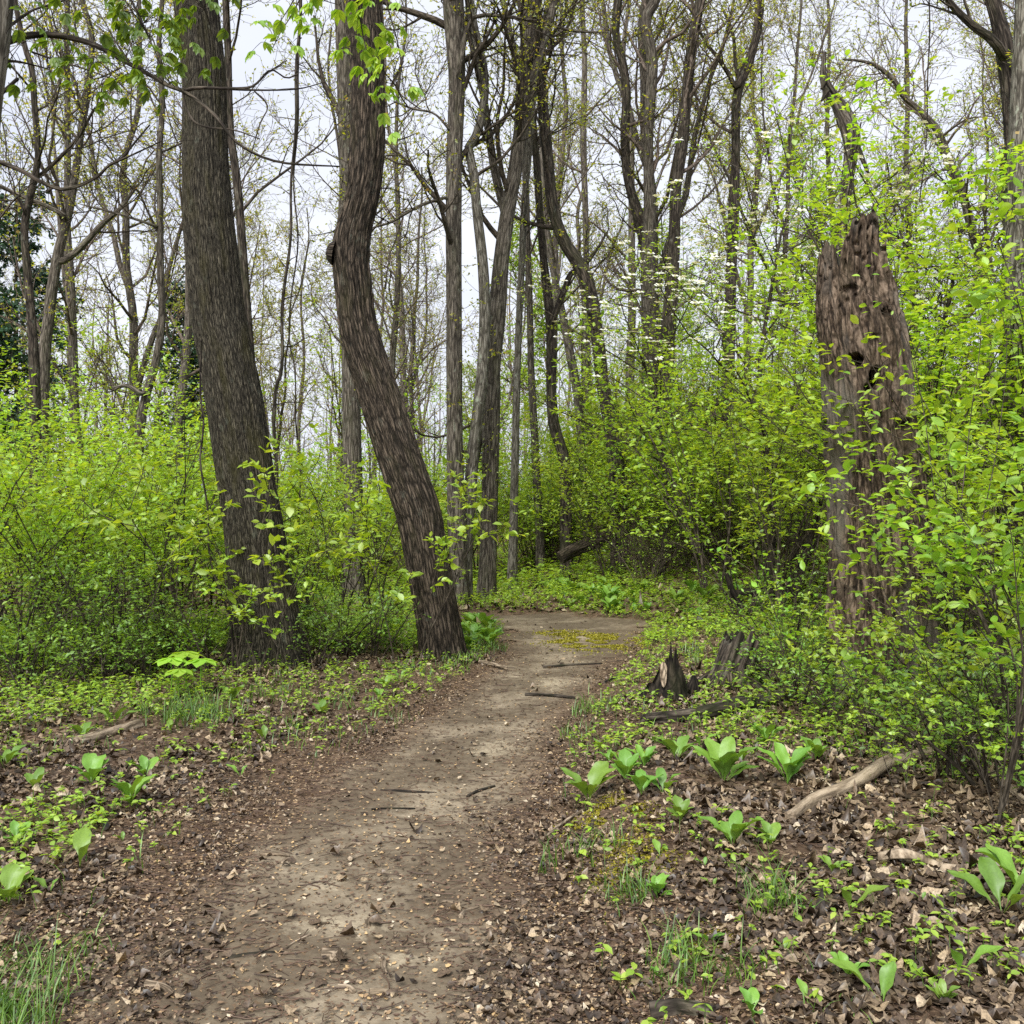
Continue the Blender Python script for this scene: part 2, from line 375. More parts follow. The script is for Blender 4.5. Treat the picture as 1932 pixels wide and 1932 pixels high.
M['dead_leaf'] = leaf_mat('dead_leaf', [(0, (.032, .023, .016)), (.4, (.105, .074, .046)), (.75, (.22, .165, .105)), (.93, (.37, .285, .175)), (1, (.50, .43, .31))], .12, .04, .45, .8, .55)
M['chip'] = leaf_mat('chip', [(0, (.060, .040, .028)), (.45, (.15, .098, .062)), (.8, (.34, .24, .13)), (.93, (.55, .40, .19)), (1, (.58, .50, .38))], .1, .03, .5, .8)
M['moss'] = leaf_mat('moss', [(0, (.12, .13, .012)), (.5, (.24, .22, .015)), (1, (.36, .32, .03))], .2, .02)

PALE = [((-.62, 3.72), (.55, .32)), ((-.38, 3.45), (.45, .16)), ((-.75, 4.1), (.3, .3)), ((-.1, 6.6), (.6, .9)), ((.35, 8.9), (.5, 1.2)), ((.9, 12.4), (.7, .9))]
def soil_mat(name, is_path):
    m, nt = newmat(name)
    g = node(nt, 'ShaderNodeNewGeometry').outputs['Position']
    n1 = noise(nt, g, 1.3, 5, .6, .3); n2 = noise(nt, g, 14, 6, .65); n3 = noise(nt, g, 90, 4, .7)
    vo = node(nt, 'ShaderNodeTexVoronoi'); vo.inputs['Scale'].default_value = 38; nt.links.new(g, vo.inputs['Vector'])
    vo2 = node(nt, 'ShaderNodeTexVoronoi'); vo2.inputs['Scale'].default_value = 95; nt.links.new(g, vo2.inputs['Vector'])
    edge = attr(nt, 'rnd').outputs['Fac']
    dk = ramp(nt, n2, [(.3, (.034, .025, .017)), (.55, (.078, .056, .037)), (.75, (.14, .103, .068))])
    lit = ramp(nt, vo.outputs['Color'], [(.1, (.05, .03, .02)), (.45, (.13, .08, .05)), (.75, (.25, .17, .11)), (1, (.38, .28, .2))])
    dk = mixc(nt, ramp(nt, n3, [(.4, (.25, .25, .25)), (.6, (.8, .8, .8))]), dk, lit)
    if is_path:
        tan = ramp(nt, n2, [(.25, (.15, .122, .085)), (.5, (.235, .193, .137)), (.75, (.33, .275, .20))])
        br = ramp(nt, n2, [(.25, (.068, .052, .035)), (.5, (.115, .090, .062)), (.75, (.175, .142, .098))])
        c = mixc(nt, ramp(nt, n1, [(.46, (0, 0, 0)), (.62, (1, 1, 1))]), br, tan)
        for (qx, qy), (sx, sy) in PALE:
            sb = node(nt, 'ShaderNodeVectorMath', operation='SUBTRACT'); nt.links.new(g, sb.inputs[0]); sb.inputs[1].default_value = (qx, qy, 0)
            ml = node(nt, 'ShaderNodeVectorMath', operation='MULTIPLY'); nt.links.new(sb.outputs[0], ml.inputs[0]); ml.inputs[1].default_value = (1 / sx, 1 / sy, 0)
            ln_ = node(nt, 'ShaderNodeVectorMath', operation='LENGTH'); nt.links.new(ml.outputs[0], ln_.inputs[0])
            ad_ = node(nt, 'ShaderNodeMath', operation='MULTIPLY_ADD'); nt.links.new(n2, ad_.inputs[0]); ad_.inputs[1].default_value = 1.3; nt.links.new(ln_.outputs['Value'], ad_.inputs[2])
            c = mixc(nt, ramp(nt, ad_.outputs[0], [(.75, (.8, .8, .8)), (1.0, (0, 0, 0))]), c, ramp(nt, n3, [(.3, (.27, .225, .155)), (.7, (.40, .34, .245))]))
        sp = ramp(nt, vo2.outputs['Color'], [(.80, (0, 0, 0)), (.84, (.55, .55, .55))])
        c = mixc(nt, sp, c, (.13, .08, .045))
        c = mixc(nt, ramp(nt, edge, [(.0, (1, 1, 1)), (.5, (.15, .15, .15)), (1, (0, 0, 0))]), c, dk)
    else: c = dk
    p = node(nt, 'ShaderNodeBsdfPrincipled'); p.inputs['Roughness'].default_value = .95; p.inputs['Specular IOR Level'].default_value = .15
    nt.links.new(c, p.inputs['Base Color'])
    ad = node(nt, 'ShaderNodeMath', operation='MULTIPLY_ADD'); nt.links.new(n3, ad.inputs[0]); ad.inputs[1].default_value = .35; nt.links.new(n2, ad.inputs[2])
    b = node(nt, 'ShaderNodeBump'); b.inputs['Strength'].default_value = .55 if is_path else 1.; b.inputs['Distance'].default_value = .02
    nt.links.new(ad.outputs[0], b.inputs['Height']); nt.links.new(b.outputs[0], p.inputs['Normal'])
    o = node(nt, 'ShaderNodeOutputMaterial'); nt.links.new(p.outputs[0], o.inputs[0]); return m
M['ground'] = soil_mat('ground', False); M['path'] = soil_mat('path', True)

# ------------------------------------------------------------------ tagging
def tag(o, label=None, cat=None, group=None, kind=None):
    for k, v in (('label', label), ('category', cat), ('group', group), ('kind', kind)):
        if v: o[k] = v
    return o
def empty(name, loc, label, cat, group=None):
    o = bpy.data.objects.new(name, None); COL.objects.link(o); o.location = [float(q) for q in loc]; o.empty_display_size = .2
    return tag(o, label, cat, group)
def dup(root, loc, rz, sc, label, group=None):
    r = root.copy(); COL.objects.link(r); r.location = [float(q) for q in loc]; r.rotation_euler = (0, 0, rz)
    r.scale = (sc, sc, sc) if np.ndim(sc) == 0 else sc
    r['label'] = label
    if group: r['group'] = group
    elif 'group' in r: del r['group']
    for ch in root.children:
        c = ch.copy(); COL.objects.link(c); c.parent = r
    return r

# ================================================================== THE SETTING
def build_ground():
    xs = np.r_[-np.geomspace(160, 9, 22), np.arange(-8.6, 8.61, .055), np.geomspace(9, 160, 22)]
    ys = np.r_[-np.geomspace(60, 1.5, 10), np.arange(1.2, 19, .055), np.geomspace(19.1, 260, 36)]
    X, Yy = np.meshgrid(xs, ys); Z = ground_z(X, Yy)
    Z = Z + (vnoise(X * 9, Yy * 9, 0, 3) - .5) * .018 * sstep(0.05, -.15, path_d(X, Yy)) - .012 * sstep(-.02, .1, path_d(X, Yy))
    V = np.stack([X, Yy, Z], -1); nx = len(xs); ny = len(ys)
    i = np.arange(ny - 1)[:, None] * nx + np.arange(nx - 1)[None]
    F = np.stack([i, i + 1, i + nx + 1, i + nx], -1).reshape(-1, 4)
    o = MB().add(V, F).build('ground', M['ground']); tag(o, 'brown woodland soil under leaf litter', 'ground', None, 'structure')
    xs = np.arange(-7, 3.2, .03); ys = np.arange(.8, 15.9, .03)
    X, Yy = np.meshgrid(xs, ys)
    d = path_d(X, Yy) + (fbm(X * 3.1, Yy * 3.1, 0, 4, 21) - .5) * (.30 + .5 * sstep(10, 14, Yy))
    Z = ground_z(X, Yy) + .002 + (fbm(X * 7, Yy * 7, 0, 3, 40) - .5) * .016 * sstep(0, .2, d) - .012 * sstep(.1, -.1, d)
    nx = len(xs); i = (np.arange(len(ys) - 1)[:, None] * nx + np.arange(nx - 1)[None]).ravel()
    keep = (d > 0).ravel(); keep = keep[i] & keep[i + 1] & keep[i + nx] & keep[i + nx + 1]
    i = i[keep]; F = np.stack([i, i + 1, i + nx + 1, i + nx], -1)
    used = np.unique(F); mp = np.full(X.size, -1); mp[used] = np.arange(len(used))
    V = np.stack([X, Yy, Z], -1).reshape(-1, 3)[used]
    o = MB().add(V, mp[F], np.clip(d.ravel()[used] / .45, 0, 1)).build('path', M['path'])
    tag(o, 'trodden dirt footpath winding between the trees', 'path', None, 'structure')
build_ground()

# ================================================================== TREES
def trace(pts, Y, n, ext=5.0, topr=.35, rooted=True, dY=0.0):
    """centre line and radii in metres from measured (px, py, width) at distance Y"""
    P = []; r = []
    for q, (px, py, wd) in enumerate(pts):
        yy = Y + dY * (q / max(len(pts) - 1, 1)); P.append(ray(px, py, yy)); r.append(wd / FRAME * yy / 2)
    if rooted:
        d = (P[0] - P[1]) * 1.0; d[0] *= .5; d[1] = 0; g = float(ground_z(P[0][0], P[0][1]))
        if P[0][2] > g + .3:
            P.insert(0, np.array([P[0][0] + d[0] * min(1, (P[0][2] - g) / max(abs(d[2]), .1)), P[0][1], g - .15])); r.insert(0, r[0] * 1.12)
        else: P[0][2] = g - .12
    if ext > 0:
        d = norm(P[-1] - P[-2]); d = norm(d + np.array([0, 0, .5]))
        P.append(P[-1] + d * ext * .5); r.append(r[-1] * .75); P.append(P[-1] + norm(d + np.array([.1, 0, .2])) * ext * .5); r.append(r[-1] * topr)
    C = catmull(np.column_stack([np.array(P), r]), n)
    return C[:, :3], np.maximum(C[:, 3], .006)

def crown_on(P, Rr, g, limbs, t0, ln, twigs=(7, 7), leaf=.035, per=5, bmb=None, fmb=None, ang=(30, 60), trop=.13, rt=.0045, t1=.98):
    l1, r1 = grow(P[None], Rr[None], limbs, ln, 7, t0, t1, ang, trop, .17, .42, .45, .012, 0, g)
    l2, r2 = grow(l1, r1, twigs[0], ln * .42, 6, .2, 1., (25, 60), .07, .2, .55, .4, .007, 0, g)
    l3, r3 = grow(l2, r2, twigs[1], ln * .17, 4, .2, 1., (25, 65), .04, .22, .5, .3, rt, 0, g)
    tubes(bmb, l1, r1, 5, 0); tubes(bmb, l2, r2, 4, 0); tubes(bmb, l3, r3, 3, 0)
    if per: leafy(fmb, l3, per, leaf, g, LT4, 0, .35, .0)

def rough_bark(amp, f, st, flare=0., lobes=5, seed=0, fh=.5):
    def d(BK, s, th, r):
        x, y, z = BK[..., 0], BK[..., 1], BK[..., 2]
        a = 1 - np.abs(2 * fbm(x * f, y * f, z * f * st, 3, seed) - 1) * 2
        b = fbm(x * f * 3, y * f * 3, z * f * .8, 2, seed + 9)
        base = np.exp(-s / fh)
        fl = flare * r * base * (.55 + .45 * np.cos(lobes * th + seed) + .5 * (vnoise(np.cos(th) * 2, np.sin(th) * 2, 0, seed) - .5))
        big = r * .10 * (fbm(x * 1.6, y * 1.6, z * .9, 2, seed + 3) - .5)
        return amp * (a - .3) + amp * .4 * (b - .5) + fl + big
    return d

def big_tree(name, label, pts, Y, bark, amp, f, st, S, n, flare, ext=7, seed=0, crown=8, cat='tree', fh=.5, extra=None):
    g = np.random.default_rng(100 + seed)
    P, Rr = trace(pts, Y, n, ext)
    base = P[0].copy(); base[2] = float(ground_z(base[0], base[1]))
    root = empty(name, base, label, cat)
    mb = MB(); tubes(mb, P, Rr, S, 0, .5, False, rough_bark(amp, f, st, flare, 5, seed, fh))
    if extra: extra(mb, P, Rr)
    mb.build('trunk', M[bark], root, base)
    if crown:
        b = MB(); fo = MB(); hi = P[P[:, 2] > EYE + .55 * Y]; rh = Rr[P[:, 2] > EYE + .55 * Y]
        if len(hi) > 6:
            crown_on(hi, rh, g, crown, .1, 3.2, (6, 5), .05, 3, b, fo, (40, 70), .1)
            b.build('crown', M['bark_twig'], root, base); fo.build('foliage', M['leaf_tree'], root, base)
    return root, P, Rr

def knob(px, py, Y, r):
    def f(mb, P, Rr):
        c = ray(px, py, Y); th = np.linspace(0, 2 * math.pi, 20, endpoint=False)
        rows = [(0, 1.25), (.35, 1.1), (.65, .8), (.8, .45), (.74, .3), (.6, .18)]
        K = np.array([[c[0] - r * .2 + d * r * -1., c[1] - r * .15, c[2] + d * r * .2] for d, q in rows]); q = np.array([q * r for d, q in rows])
        tubes(mb, K, q, 20, 0, .2, False, rough_bark(.01, 24, .6, 0, 5, 3))
    return f

T1 = [(508, 1255, 150), (505, 1200, 132), (492, 1100, 124), (480, 1000, 118), (469, 930, 113), (455, 840, 113), (441, 750, 113), (426, 670, 109),
      (413, 600, 106), (402, 500, 104), (392, 400, 98), (387, 300, 90), (385, 150, 87), (372, 25, 88), (355, -150, 84), (345, -400, 74)]
T2 = [(838, 1238, 88), (828, 1180, 84), (816, 1110, 85), (803, 1040, 87), (789, 966, 90), (770, 910, 88), (749, 850, 85), (733, 800, 84), (717, 750, 82), (700, 700, 80),
      (684, 650, 77), (673, 600, 74), (668, 550, 72), (663, 500, 71), (664, 455, 72), (671, 420, 66), (680, 385, 65), (688, 340, 66), (693, 280, 66), (694, 200, 65),
      (693, 130, 64), (690, 25, 66), (684, -120, 62), (690, -350, 56)]
T1 = [(a, b, c * .90) for a, b, c in T1]; T2 = [(a, b, c * .90) for a, b, c in T2]
big_tree('wide_tree', 'wide grey furrowed trunk leaning left with a mossy flared foot, left of the path', T1, 10.1, 'bark_wide', .016, 24, .10, 400, 640, .55, 7, 1, 8, fh=.40)
big_tree('crooked_tree', 'dark furrowed trunk with an S bend and a knob, its foot at the path edge', T2, 10.45, 'bark_curved', .026, 19, .085, 360, 640, .32, 6, 2, 8, fh=.25, extra=knob(636, 478, 10.40, .10))

MID = [
 # label, pts, Y, bark, limbs, crown start, limb length
 ('straight grey trunk just behind the crooked S-bend trunk', [(667, 1130, 42), (668, 1010, 38), (665, 870, 36), (662, 700, 34), (658, 400, 32), (653, 200, 31), (648, 25, 32)], 17.0, 'bark_grey', 9, .35, 2.6),
 ('straight brown trunk sharing one foot with a thinner leaning stem, right of the crooked trunk', [(868, 1146, 36), (865, 1060, 32), (862, 980, 34), (858, 850, 31), (857, 700, 30), (857, 600, 29), (856, 450, 29), (857, 300, 29), (862, 150, 31), (855, 0, 40)], 16.2, 'bark_grey', 12, .4, 2.6),
 ('brown lower stem leaning right from the shared foot, crossing behind its neighbour', [(880, 1000, 24), (885, 960, 24), (893, 850, 22), (903, 770, 22), (911, 690, 21), (915, 600, 21), (911, 500, 20), (900, 400, 18), (893, 320, 17), (884, 280, 16), (905, 240, 16), (915, 150, 16), (895, 60, 18), (880, -40, 15)], 16.4, 'bark_lichen', 10, .45, 2.4),
 ('tall grey trunk with a flared foot at the far bend of the path', [(916, 1129, 40), (919, 1090, 34), (922, 1000, 32), (925, 895, 31), (927, 748, 34), (926, 690, 36), (937, 600, 34), (945, 500, 30), (958, 400, 28), (972, 320, 27), (983, 240, 27), (990, 130, 28), (1005, 0, 27)], 17.0, 'bark_grey', 13, .42, 2.8),
 ('slender pale lichen-spotted trunk right of the tall flared grey trunk', [(966, 1098, 20), (969, 1000, 16), (971, 895, 15), (974, 780, 14), (977, 660, 13), (984, 500, 12), (990, 380, 13), (1000, 250, 14), (1012, 100, 16), (1040, 0, 15)], 18.5, 'bark_lichen', 9, .4, 2.2),
 ('thin brown trunk between the pale lichen-spotted trunk and the forked dark one', [(1018, 985, 17), (1012, 900, 15), (1008, 807, 14), (1003, 720, 13), (1001, 660, 12), (999, 560, 12), (995, 450, 12), (992, 350, 12), (985, 200, 12), (960, 50, 11), (940, -40, 10)], 20.0, 'bark_grey', 9, .35, 2.4),
 ('dark trunk forking at mid height, its right arm bowed outwards', [(1066, 890, 22), (1060, 850, 21), (1045, 800, 21), (1040, 730, 19), (1040, 660, 18), (1038, 600, 18), (1030, 530, 16), (1024, 470, 14), (1018, 400, 13), (1012, 300, 13), (1000, 150, 13), (1004, 0, 12)], 19.0, 'bark_dark', 8, .55, 2.2),
 ('black bowed trunk leaning left across the centre of the woods', [(1165, 900, 30), (1155, 830, 27), (1148, 780, 26), (1137, 725, 25), (1130, 660, 25), (1122, 600, 25), (1112, 545, 26), (1100, 510, 26), (1080, 480, 25), (1064, 455, 24), (1047, 410, 22), (1040, 370, 21), (1034, 300, 20), (1028, 240, 20), (1021, 150, 19), (1016, 60, 19), (1012, -30, 18)], 17.6, 'bark_dark', 12, .4, 2.6),
 ('dark kinked trunk joining the grey double trunk from its left', [(1222, 760, 24), (1222, 560, 24), (1219, 470, 24), (1206, 410, 21), (1193, 370, 18), (1182, 320, 17), (1179, 250, 17), (1182, 180, 17), (1175, 120, 16), (1162, 65, 15), (1166, 0, 16), (1172, -60, 15)], 21.4, 'bark_dark', 10, .45, 2.6),
 ('grey upright trunk of the close pair on the right-hand rise', [(1229, 780, 36), (1227, 740, 32), (1226, 650, 31), (1223, 500, 27), (1226, 400, 23), (1224, 330, 20), (1223, 250, 20), (1230, 150, 21), (1229, 100, 22), (1217, 40, 20), (1236, 0, 20), (1240, -60, 18)], 21.0, 'bark_grey', 13, .45, 2.6),
 ('dark trunk of the close pair, leaning right towards its top', [(1252, 790, 34), (1256, 725, 30), (1261, 625, 28), (1270, 500, 23), (1273, 420, 21), (1275, 360, 20), (1287, 275, 21), (1294, 200, 20), (1304, 100, 20), (1316, 30, 19), (1328, -40, 18)], 20.6, 'bark_dark', 12, .45, 2.6),
 ('brown trunk with a Y fork high above the flowering dogwood', [(1374, 700, 24), (1376, 625, 21), (1380, 500, 20), (1385, 400, 18), (1388, 300, 16), (1389, 200, 17), (1396, 160, 17), (1407, 130, 18), (1422, 90, 15), (1433, 40, 13), (1437, -30, 12)], 21.5, 'bark_dark', 8, .5, 2.4),
 ('dark knotted trunk at the upper right with a long limb rising left', [(1936, 700, 40), (1931, 560, 38), (1922, 450, 34), (1917, 350, 32), (1912, 250, 32), (1906, 160, 34), (1895, 90, 32), (1884, 40, 27), (1872, 0, 25), (1866, -60, 22)], 12.5, 'bark_dark', 8, .6, 2.2),
 ('pale grey trunk cut by the right edge of the view', [(1915, 700, 56), (1920, 450, 50), (1926, 300, 46), (1932, 150, 44), (1938, 0, 42)], 11.0, 'bark_lichen', 5, .6, 2.0),
 ('reddish brown thin trunk close behind the wide grey trunk', [(478, 900, 24), (472, 700, 20), (463, 560, 18), (456, 450, 16), (450, 375, 16), (443, 310, 15), (437, 270, 14), (432, 200, 14), (430, 100, 13), (426, 0, 12)], 15.5, 'bark_dark', 9, .4, 2.4),
 ('thin dark wavy trunk near the left edge of the woods', [(66, 760, 20), (62, 640, 17), (54, 540, 15), (46, 440, 14), (50, 400, 14), (63, 345, 13), (72, 290, 11), (65, 200, 11), (60, 130, 10), (40, 60, 9)], 16.0, 'bark_dark', 9, .5, 2.6),
 ('pale leaning trunk whose top bends right, second from the left edge', [(82, 720, 22), (92, 600, 20), (104, 510, 19), (114, 460, 17), (130, 400, 15), (142, 330, 14), (150, 270, 13), (160, 200, 12), (170, 130, 11), (172, 60, 10), (150, -20, 9)], 19.0, 'bark_grey', 11, .4, 3.0),
 ('thin grey trunk with a curved foot left of the wide trunk', [(262, 840, 18), (276, 745, 16), (290, 700, 15), (302, 640, 14), (306, 590, 13), (303, 520, 13), (302, 450, 12), (302, 380, 11), (300, 300, 11), (306, 200, 10), (300, 90, 9), (306, 0, 8)], 18.0, 'bark_grey', 12, .4, 2.6),
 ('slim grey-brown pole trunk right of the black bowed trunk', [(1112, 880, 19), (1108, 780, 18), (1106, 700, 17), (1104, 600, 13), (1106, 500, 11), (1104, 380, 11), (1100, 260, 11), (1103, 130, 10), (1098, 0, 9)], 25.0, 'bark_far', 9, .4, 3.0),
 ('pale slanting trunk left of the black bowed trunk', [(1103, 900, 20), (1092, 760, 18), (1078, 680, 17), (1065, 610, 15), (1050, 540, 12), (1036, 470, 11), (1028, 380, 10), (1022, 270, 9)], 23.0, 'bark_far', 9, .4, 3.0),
]
FORKS = {  # extra arms: index -> list of (pts, Y)
 6: [([(1040, 610, 15), (1050, 585, 13), (1064, 550, 12), (1076, 518, 11), (1096, 505, 10), (1120, 480, 6), (1150, 430, 4)], 18.9)],
 11: [([(1404, 135, 12), (1390, 165, 10), (1375, 140, 9), (1355, 110, 8), (1330, 78, 6), (1310, 40, 4)], 21.4), ([(1396, 155, 9), (1388, 120, 7), (1382, 60, 6), (1360, 10, 5)], 21.6)],
 12: [([(1890, 95, 20), (1866, 70, 17), (1840, 52, 15), (1810, 25, 13), (1785, -5, 11), (1760, -40, 9)], 12.3), ([(1905, 250, 9), (1890, 330, 8), (1895, 420, 7), (1902, 520, 6)], 12.2)],
 1: [([(862, 160, 12), (880, 60, 9), (900, 30, 8), (960, 32, 7), (1020, 42, 6), (1080, 58, 5), (1150, 62, 4)], 16.0), ([(852, 250, 5), (820, 215, 4), (778, 205, 4), (740, 190, 3)], 16.1),
     ([(850, 370, 7), (800, 385, 6), (770, 400, 6), (735, 420, 5), (700, 430, 4)], 16.1)],
 3: [([(925, 750, 16), (910, 800, 16), (893, 880, 18)], 17.3), ([(985, 230, 18), (1003, 160, 18), (1022, 90, 16), (1040, 30, 15), (1046, -40, 14)], 16.9), ([(958, 420, 18), (935, 330, 16), (922, 250, 15), (912, 180, 14), (895, 100, 14), (878, 20, 13)], 17.3)],
 15: [([(48, 400, 7), (30, 370, 6), (0, 350, 5)], 15.9), ([(60, 345, 8), (110, 300, 7), (150, 255, 6), (180, 200, 4)], 16.1)],
 16: [([(110, 500, 14), (150, 470, 12), (190, 425, 10), (225, 395, 8), (262, 345, 6)], 19.0), ([(130, 410, 10), (80, 385, 8), (30, 365, 7), (-10, 345, 6)], 18.8)],
 17: [([(302, 430, 6), (260, 415, 5), (210, 400, 4), (150, 385, 3)], 17.9), ([(268, 745, 9), (240, 728, 8), (212, 733, 7)], 17.8)],
}
for k, (label, pts, Y, bark, limbs, t0, ln) in enumerate(MID):
    g = np.random.default_rng(300 + k)
    P, Rr = trace(pts, Y, 60, 4.0)
    base = P[0].copy(); base[2] = float(ground_z(base[0], base[1]))
    root = empty('tree', base, label, 'tree')
    mb = MB(); tubes(mb, P, Rr, 22, 0, .5, False, rough_bark(.006, 14, .16, .25, 4, k, .35))
    fk = []
    for fp, fy in FORKS.get(k, []):
        p2, r2 = trace(fp, fy, 16, 0, .3, False); r2[-1] = .004
        c = P[np.argmin(np.linalg.norm(P - p2[0], axis=1))]; p2[0] = c; tubes(mb, p2, r2, 10, 0, .5); fk.append((p2, r2))
    mb.build('trunk', M[bark], root, base)
    b = MB(); fo = MB()
    crown_on(P, Rr, g, limbs, t0, ln, (6, 6), .058, 4, b, fo)
    for p2, r2 in fk: crown_on(p2, r2, g, 5, .3, ln * .5, (5, 5), .046, 3, b, fo)
    # short leafy shoots low on the trunk
    s1, q1 = grow(P[None], Rr[None], 12, .55, 4, .1, .6, (50, 85), .15, .2, .05, .2, .004, 0, g)
    s2, q2 = grow(s1, q1, 4, .22, 3, .3, 1., (30, 60), .05, .2, .6, .3, .003, 0, g)
    tubes(b, s1, q1, 3, 0); leafy(fo, s2, 4, .055, g, LT4, 0, .5)
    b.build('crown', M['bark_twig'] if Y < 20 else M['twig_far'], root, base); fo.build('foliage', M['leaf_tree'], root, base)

# --- background trees: six kinds built once, then copied
def proto_tree(seed, H, r0, lean, bark, leafm, fork=False, per=4, leaf=.075, nl=20):
    g = np.random.default_rng(seed)
    n = 14; z = np.linspace(-.3, H, n)
    x = lean[0] * (z.clip(0) / H) ** 1.4 + np.cumsum(g.normal(size=n)) * .10; y = lean[1] * (z / H) + np.cumsum(g.normal(size=n)) * .07
    x -= x[0]; y -= y[0]
    C = catmull(np.column_stack([x, y, z, r0 * (1.08 - .86 * (z / H).clip(0, 1) ** .9)]), 36); P, Rr = C[:, :3], C[:, 3]
    root = empty('background_tree', (0, 0, 0), '-', 'tree'); Rr = Rr * .78
    mb = MB(); tubes(mb, P, Rr, 9, 0, .5, False, rough_bark(.006, 12, .2, .2, 4, seed, .4))
    b = MB(); fo = MB()
    if fork:
        a1, q1 = grow(P[None], Rr[None], 2, H * .55, 12, .25, .45, (16, 28), .12, .10, .75, .1, .03, 0, g)
        tubes(mb, a1, q1, 7, 0)
        for q in range(2): crown_on(a1[q], q1[q], g, 9, .25, H * .16, (7, 6), leaf, per, b, fo, (30, 60), .1, .007)
    crown_on(P, Rr, g, nl, .22, H * .20, (7, 6), leaf, per, b, fo, (35, 68), .12, .007)
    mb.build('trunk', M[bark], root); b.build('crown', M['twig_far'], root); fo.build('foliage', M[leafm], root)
    return root
protos = [proto_tree(1, 17, .17, (.8, 0), 'bark_far', 'leaf_tree'), proto_tree(2, 15, .13, (-1.6, .4), 'bark_far', 'leaf_tree', True),
          proto_tree(3, 18, .20, (.3, .3), 'bark_grey', 'leaf_tree', True), proto_tree(4, 12, .09, (1.8, 0), 'bark_dark', 'leaf_tree', False, 6, .085, 18),
          proto_tree(5, 16, .15, (-.6, 0), 'bark_grey', 'leaf_tree', False, 3), proto_tree(6, 9, .07, (1.2, .3), 'bark_far', 'leaf_spice2', False, 8, .09, 24)]
bg = []
g = np.random.default_rng(77)
kinds = ['tall thin grey tree', 'slim forked tree', 'stout forked grey tree', 'short leaning dark tree', 'tall bare-topped tree', 'small leafy understorey tree']
def zone(px): return ('far left beyond the thicket' if px < 340 else 'in the gap between the wide and crooked trunks' if px < 640 else
                      'in the gap right of the crooked trunk' if px < 850 else 'behind the cluster of trunks at the bend' if px < 1160 else
                      'on the rise behind the flowering dogwood' if px < 1540 else 'behind the rotten snag at the right')
spots = []
for ring, (Y0, Y1, cnt) in enumerate([(22, 28, 6), (28, 38, 15), (38, 60, 26)]):
    for q in range(cnt):
        px = -120 + (2170 * (q + g.random()) / cnt); Y = Y0 + (Y1 - Y0) * g.random(); spots.append((px, Y))
first = set()
for q, (px, Y) in enumerate(spots):
    k = int(g.integers(0, 6)); x = (px / FRAME - .5) * Y
    depth = 'near rank' if Y < 26 else 'middle rank' if Y < 36 else 'far rank'
    lab = f'{kinds[k]}, {depth}, {zone(px)}'
    grp = f'{kinds[k]}s, {depth}, {zone(px)}'
    sc = (.8 + .4 * g.random())
    loc = on(x, Y, -.1); rz = g.random() * 6.28
    if k not in first:
        first.add(k); o = protos[k]; o.location = [float(v) for v in loc]; o.rotation_euler = (0, 0, rz); o.scale = (sc,) * 3; o['label'] = lab; o['group'] = grp
    else: dup(protos[k], loc, rz, sc, lab, grp)
for k in range(6):
    if k not in first: protos[k].location = (-14, 40, 0); protos[k]['label'] = kinds[k] + ' at the far left edge'

def far_wood():
    g = np.random.default_rng(5); n = 150
    Y = 55 + 60 * g.random(n); x = (g.random(n) * 1.3 - .65) * Y; z = ground_z(x, Y)
    H = 11 + 8 * g.random(n); K = 6
    P = np.zeros((n, K, 3)); t = np.linspace(0, 1, K)
    P[..., 0] = x[:, None] + (g.normal(size=(n, 1)) * 1.2) * t + g.normal(size=(n, K)) * .12; P[..., 1] = Y[:, None]; P[..., 2] = z[:, None] - .3 + H[:, None] * t
    Rr = (.06 + .08 * g.random(n))[:, None] * (1 - .8 * t)[None]
    mb = MB(); tubes(mb, P, Rr, 4, 0)
    l1, r1 = grow(P, Rr, 9, 3.4, 4, .25, 1., (30, 60), .15, .15, .5, .4, .015, 0, g); l2, r2 = grow(l1, r1, 6, 1.5, 3, .2, 1, (25, 60), .08, .2, .6, .3, .011, 0, g)
    tubes(mb, l1, r1, 3, 0); tubes(mb, l2, r2, 3, 0); leafy(mb, l2, 4, .16, g, LT4, 1, .3)
    # low brush
    xx = (g.random(26000) * 1.3 - .65); YY = 40 + 60 * g.random(26000); xx = xx * YY; hh = g.random(26000) ** 1.5 * 2.6
    C = np.stack([xx, YY, ground_z(xx, YY) + hh], -1)
    leaves(mb, C, g.normal(size=C.shape), g.normal(size=C.shape) + np.array([0, 0, 1]), .22 + .2 * g.random(len(C)), LT4, 1, None, g)
    o = mb.build('far_wood', [M['twig_far'], M['leaf_tree']]); tag(o, 'far-off wood of thin bare trees in young leaf', 'wood', None, 'stuff')
far_wood()

# --- conifers at the far left
def conifer(x, Y, H, seed, label):
    g = np.random.default_rng(seed); base = on(x, Y)
    root = empty('hemlock_tree', base, label, 'tree', None)
    P = np.stack([np.zeros(24), np.zeros(24), np.linspace(-.2, H, 24)], -1) + g.normal(size=(24, 3)) * .02; Rr = .16 * np.linspace(1, .1, 24)
    mb = MB(); tubes(mb, P, Rr, 8, 0); mb.build('trunk', M['bark_dark'], root)
    l1, r1 = grow(P[None], Rr[None], 70, H * .26, 6, .12, 1., (75, 95), -.05, .06, .3, .8, .01, 0, g)
    l2, r2 = grow(l1, r1, 14, .8, 4, .15, 1., (35, 60), -.06, .1, .5, .4, .005, .8, g)
    mb = MB(); tubes(mb, l1, r1, 3, 0); tubes(mb, l2, r2, 3, 0); leafy(mb, l2, 14, .16, g, LT4, 1, .5, .15)
    mb.build('crown', [M['bark_dark'], M['needles']], root)
conifer(-15.5, 32, 11.5, 1, 'dark green drooping conifer at the far left edge')
conifer(-10.6, 34, 9, 2, 'dark conifer seen low between thin trunks left of the wide trunk')
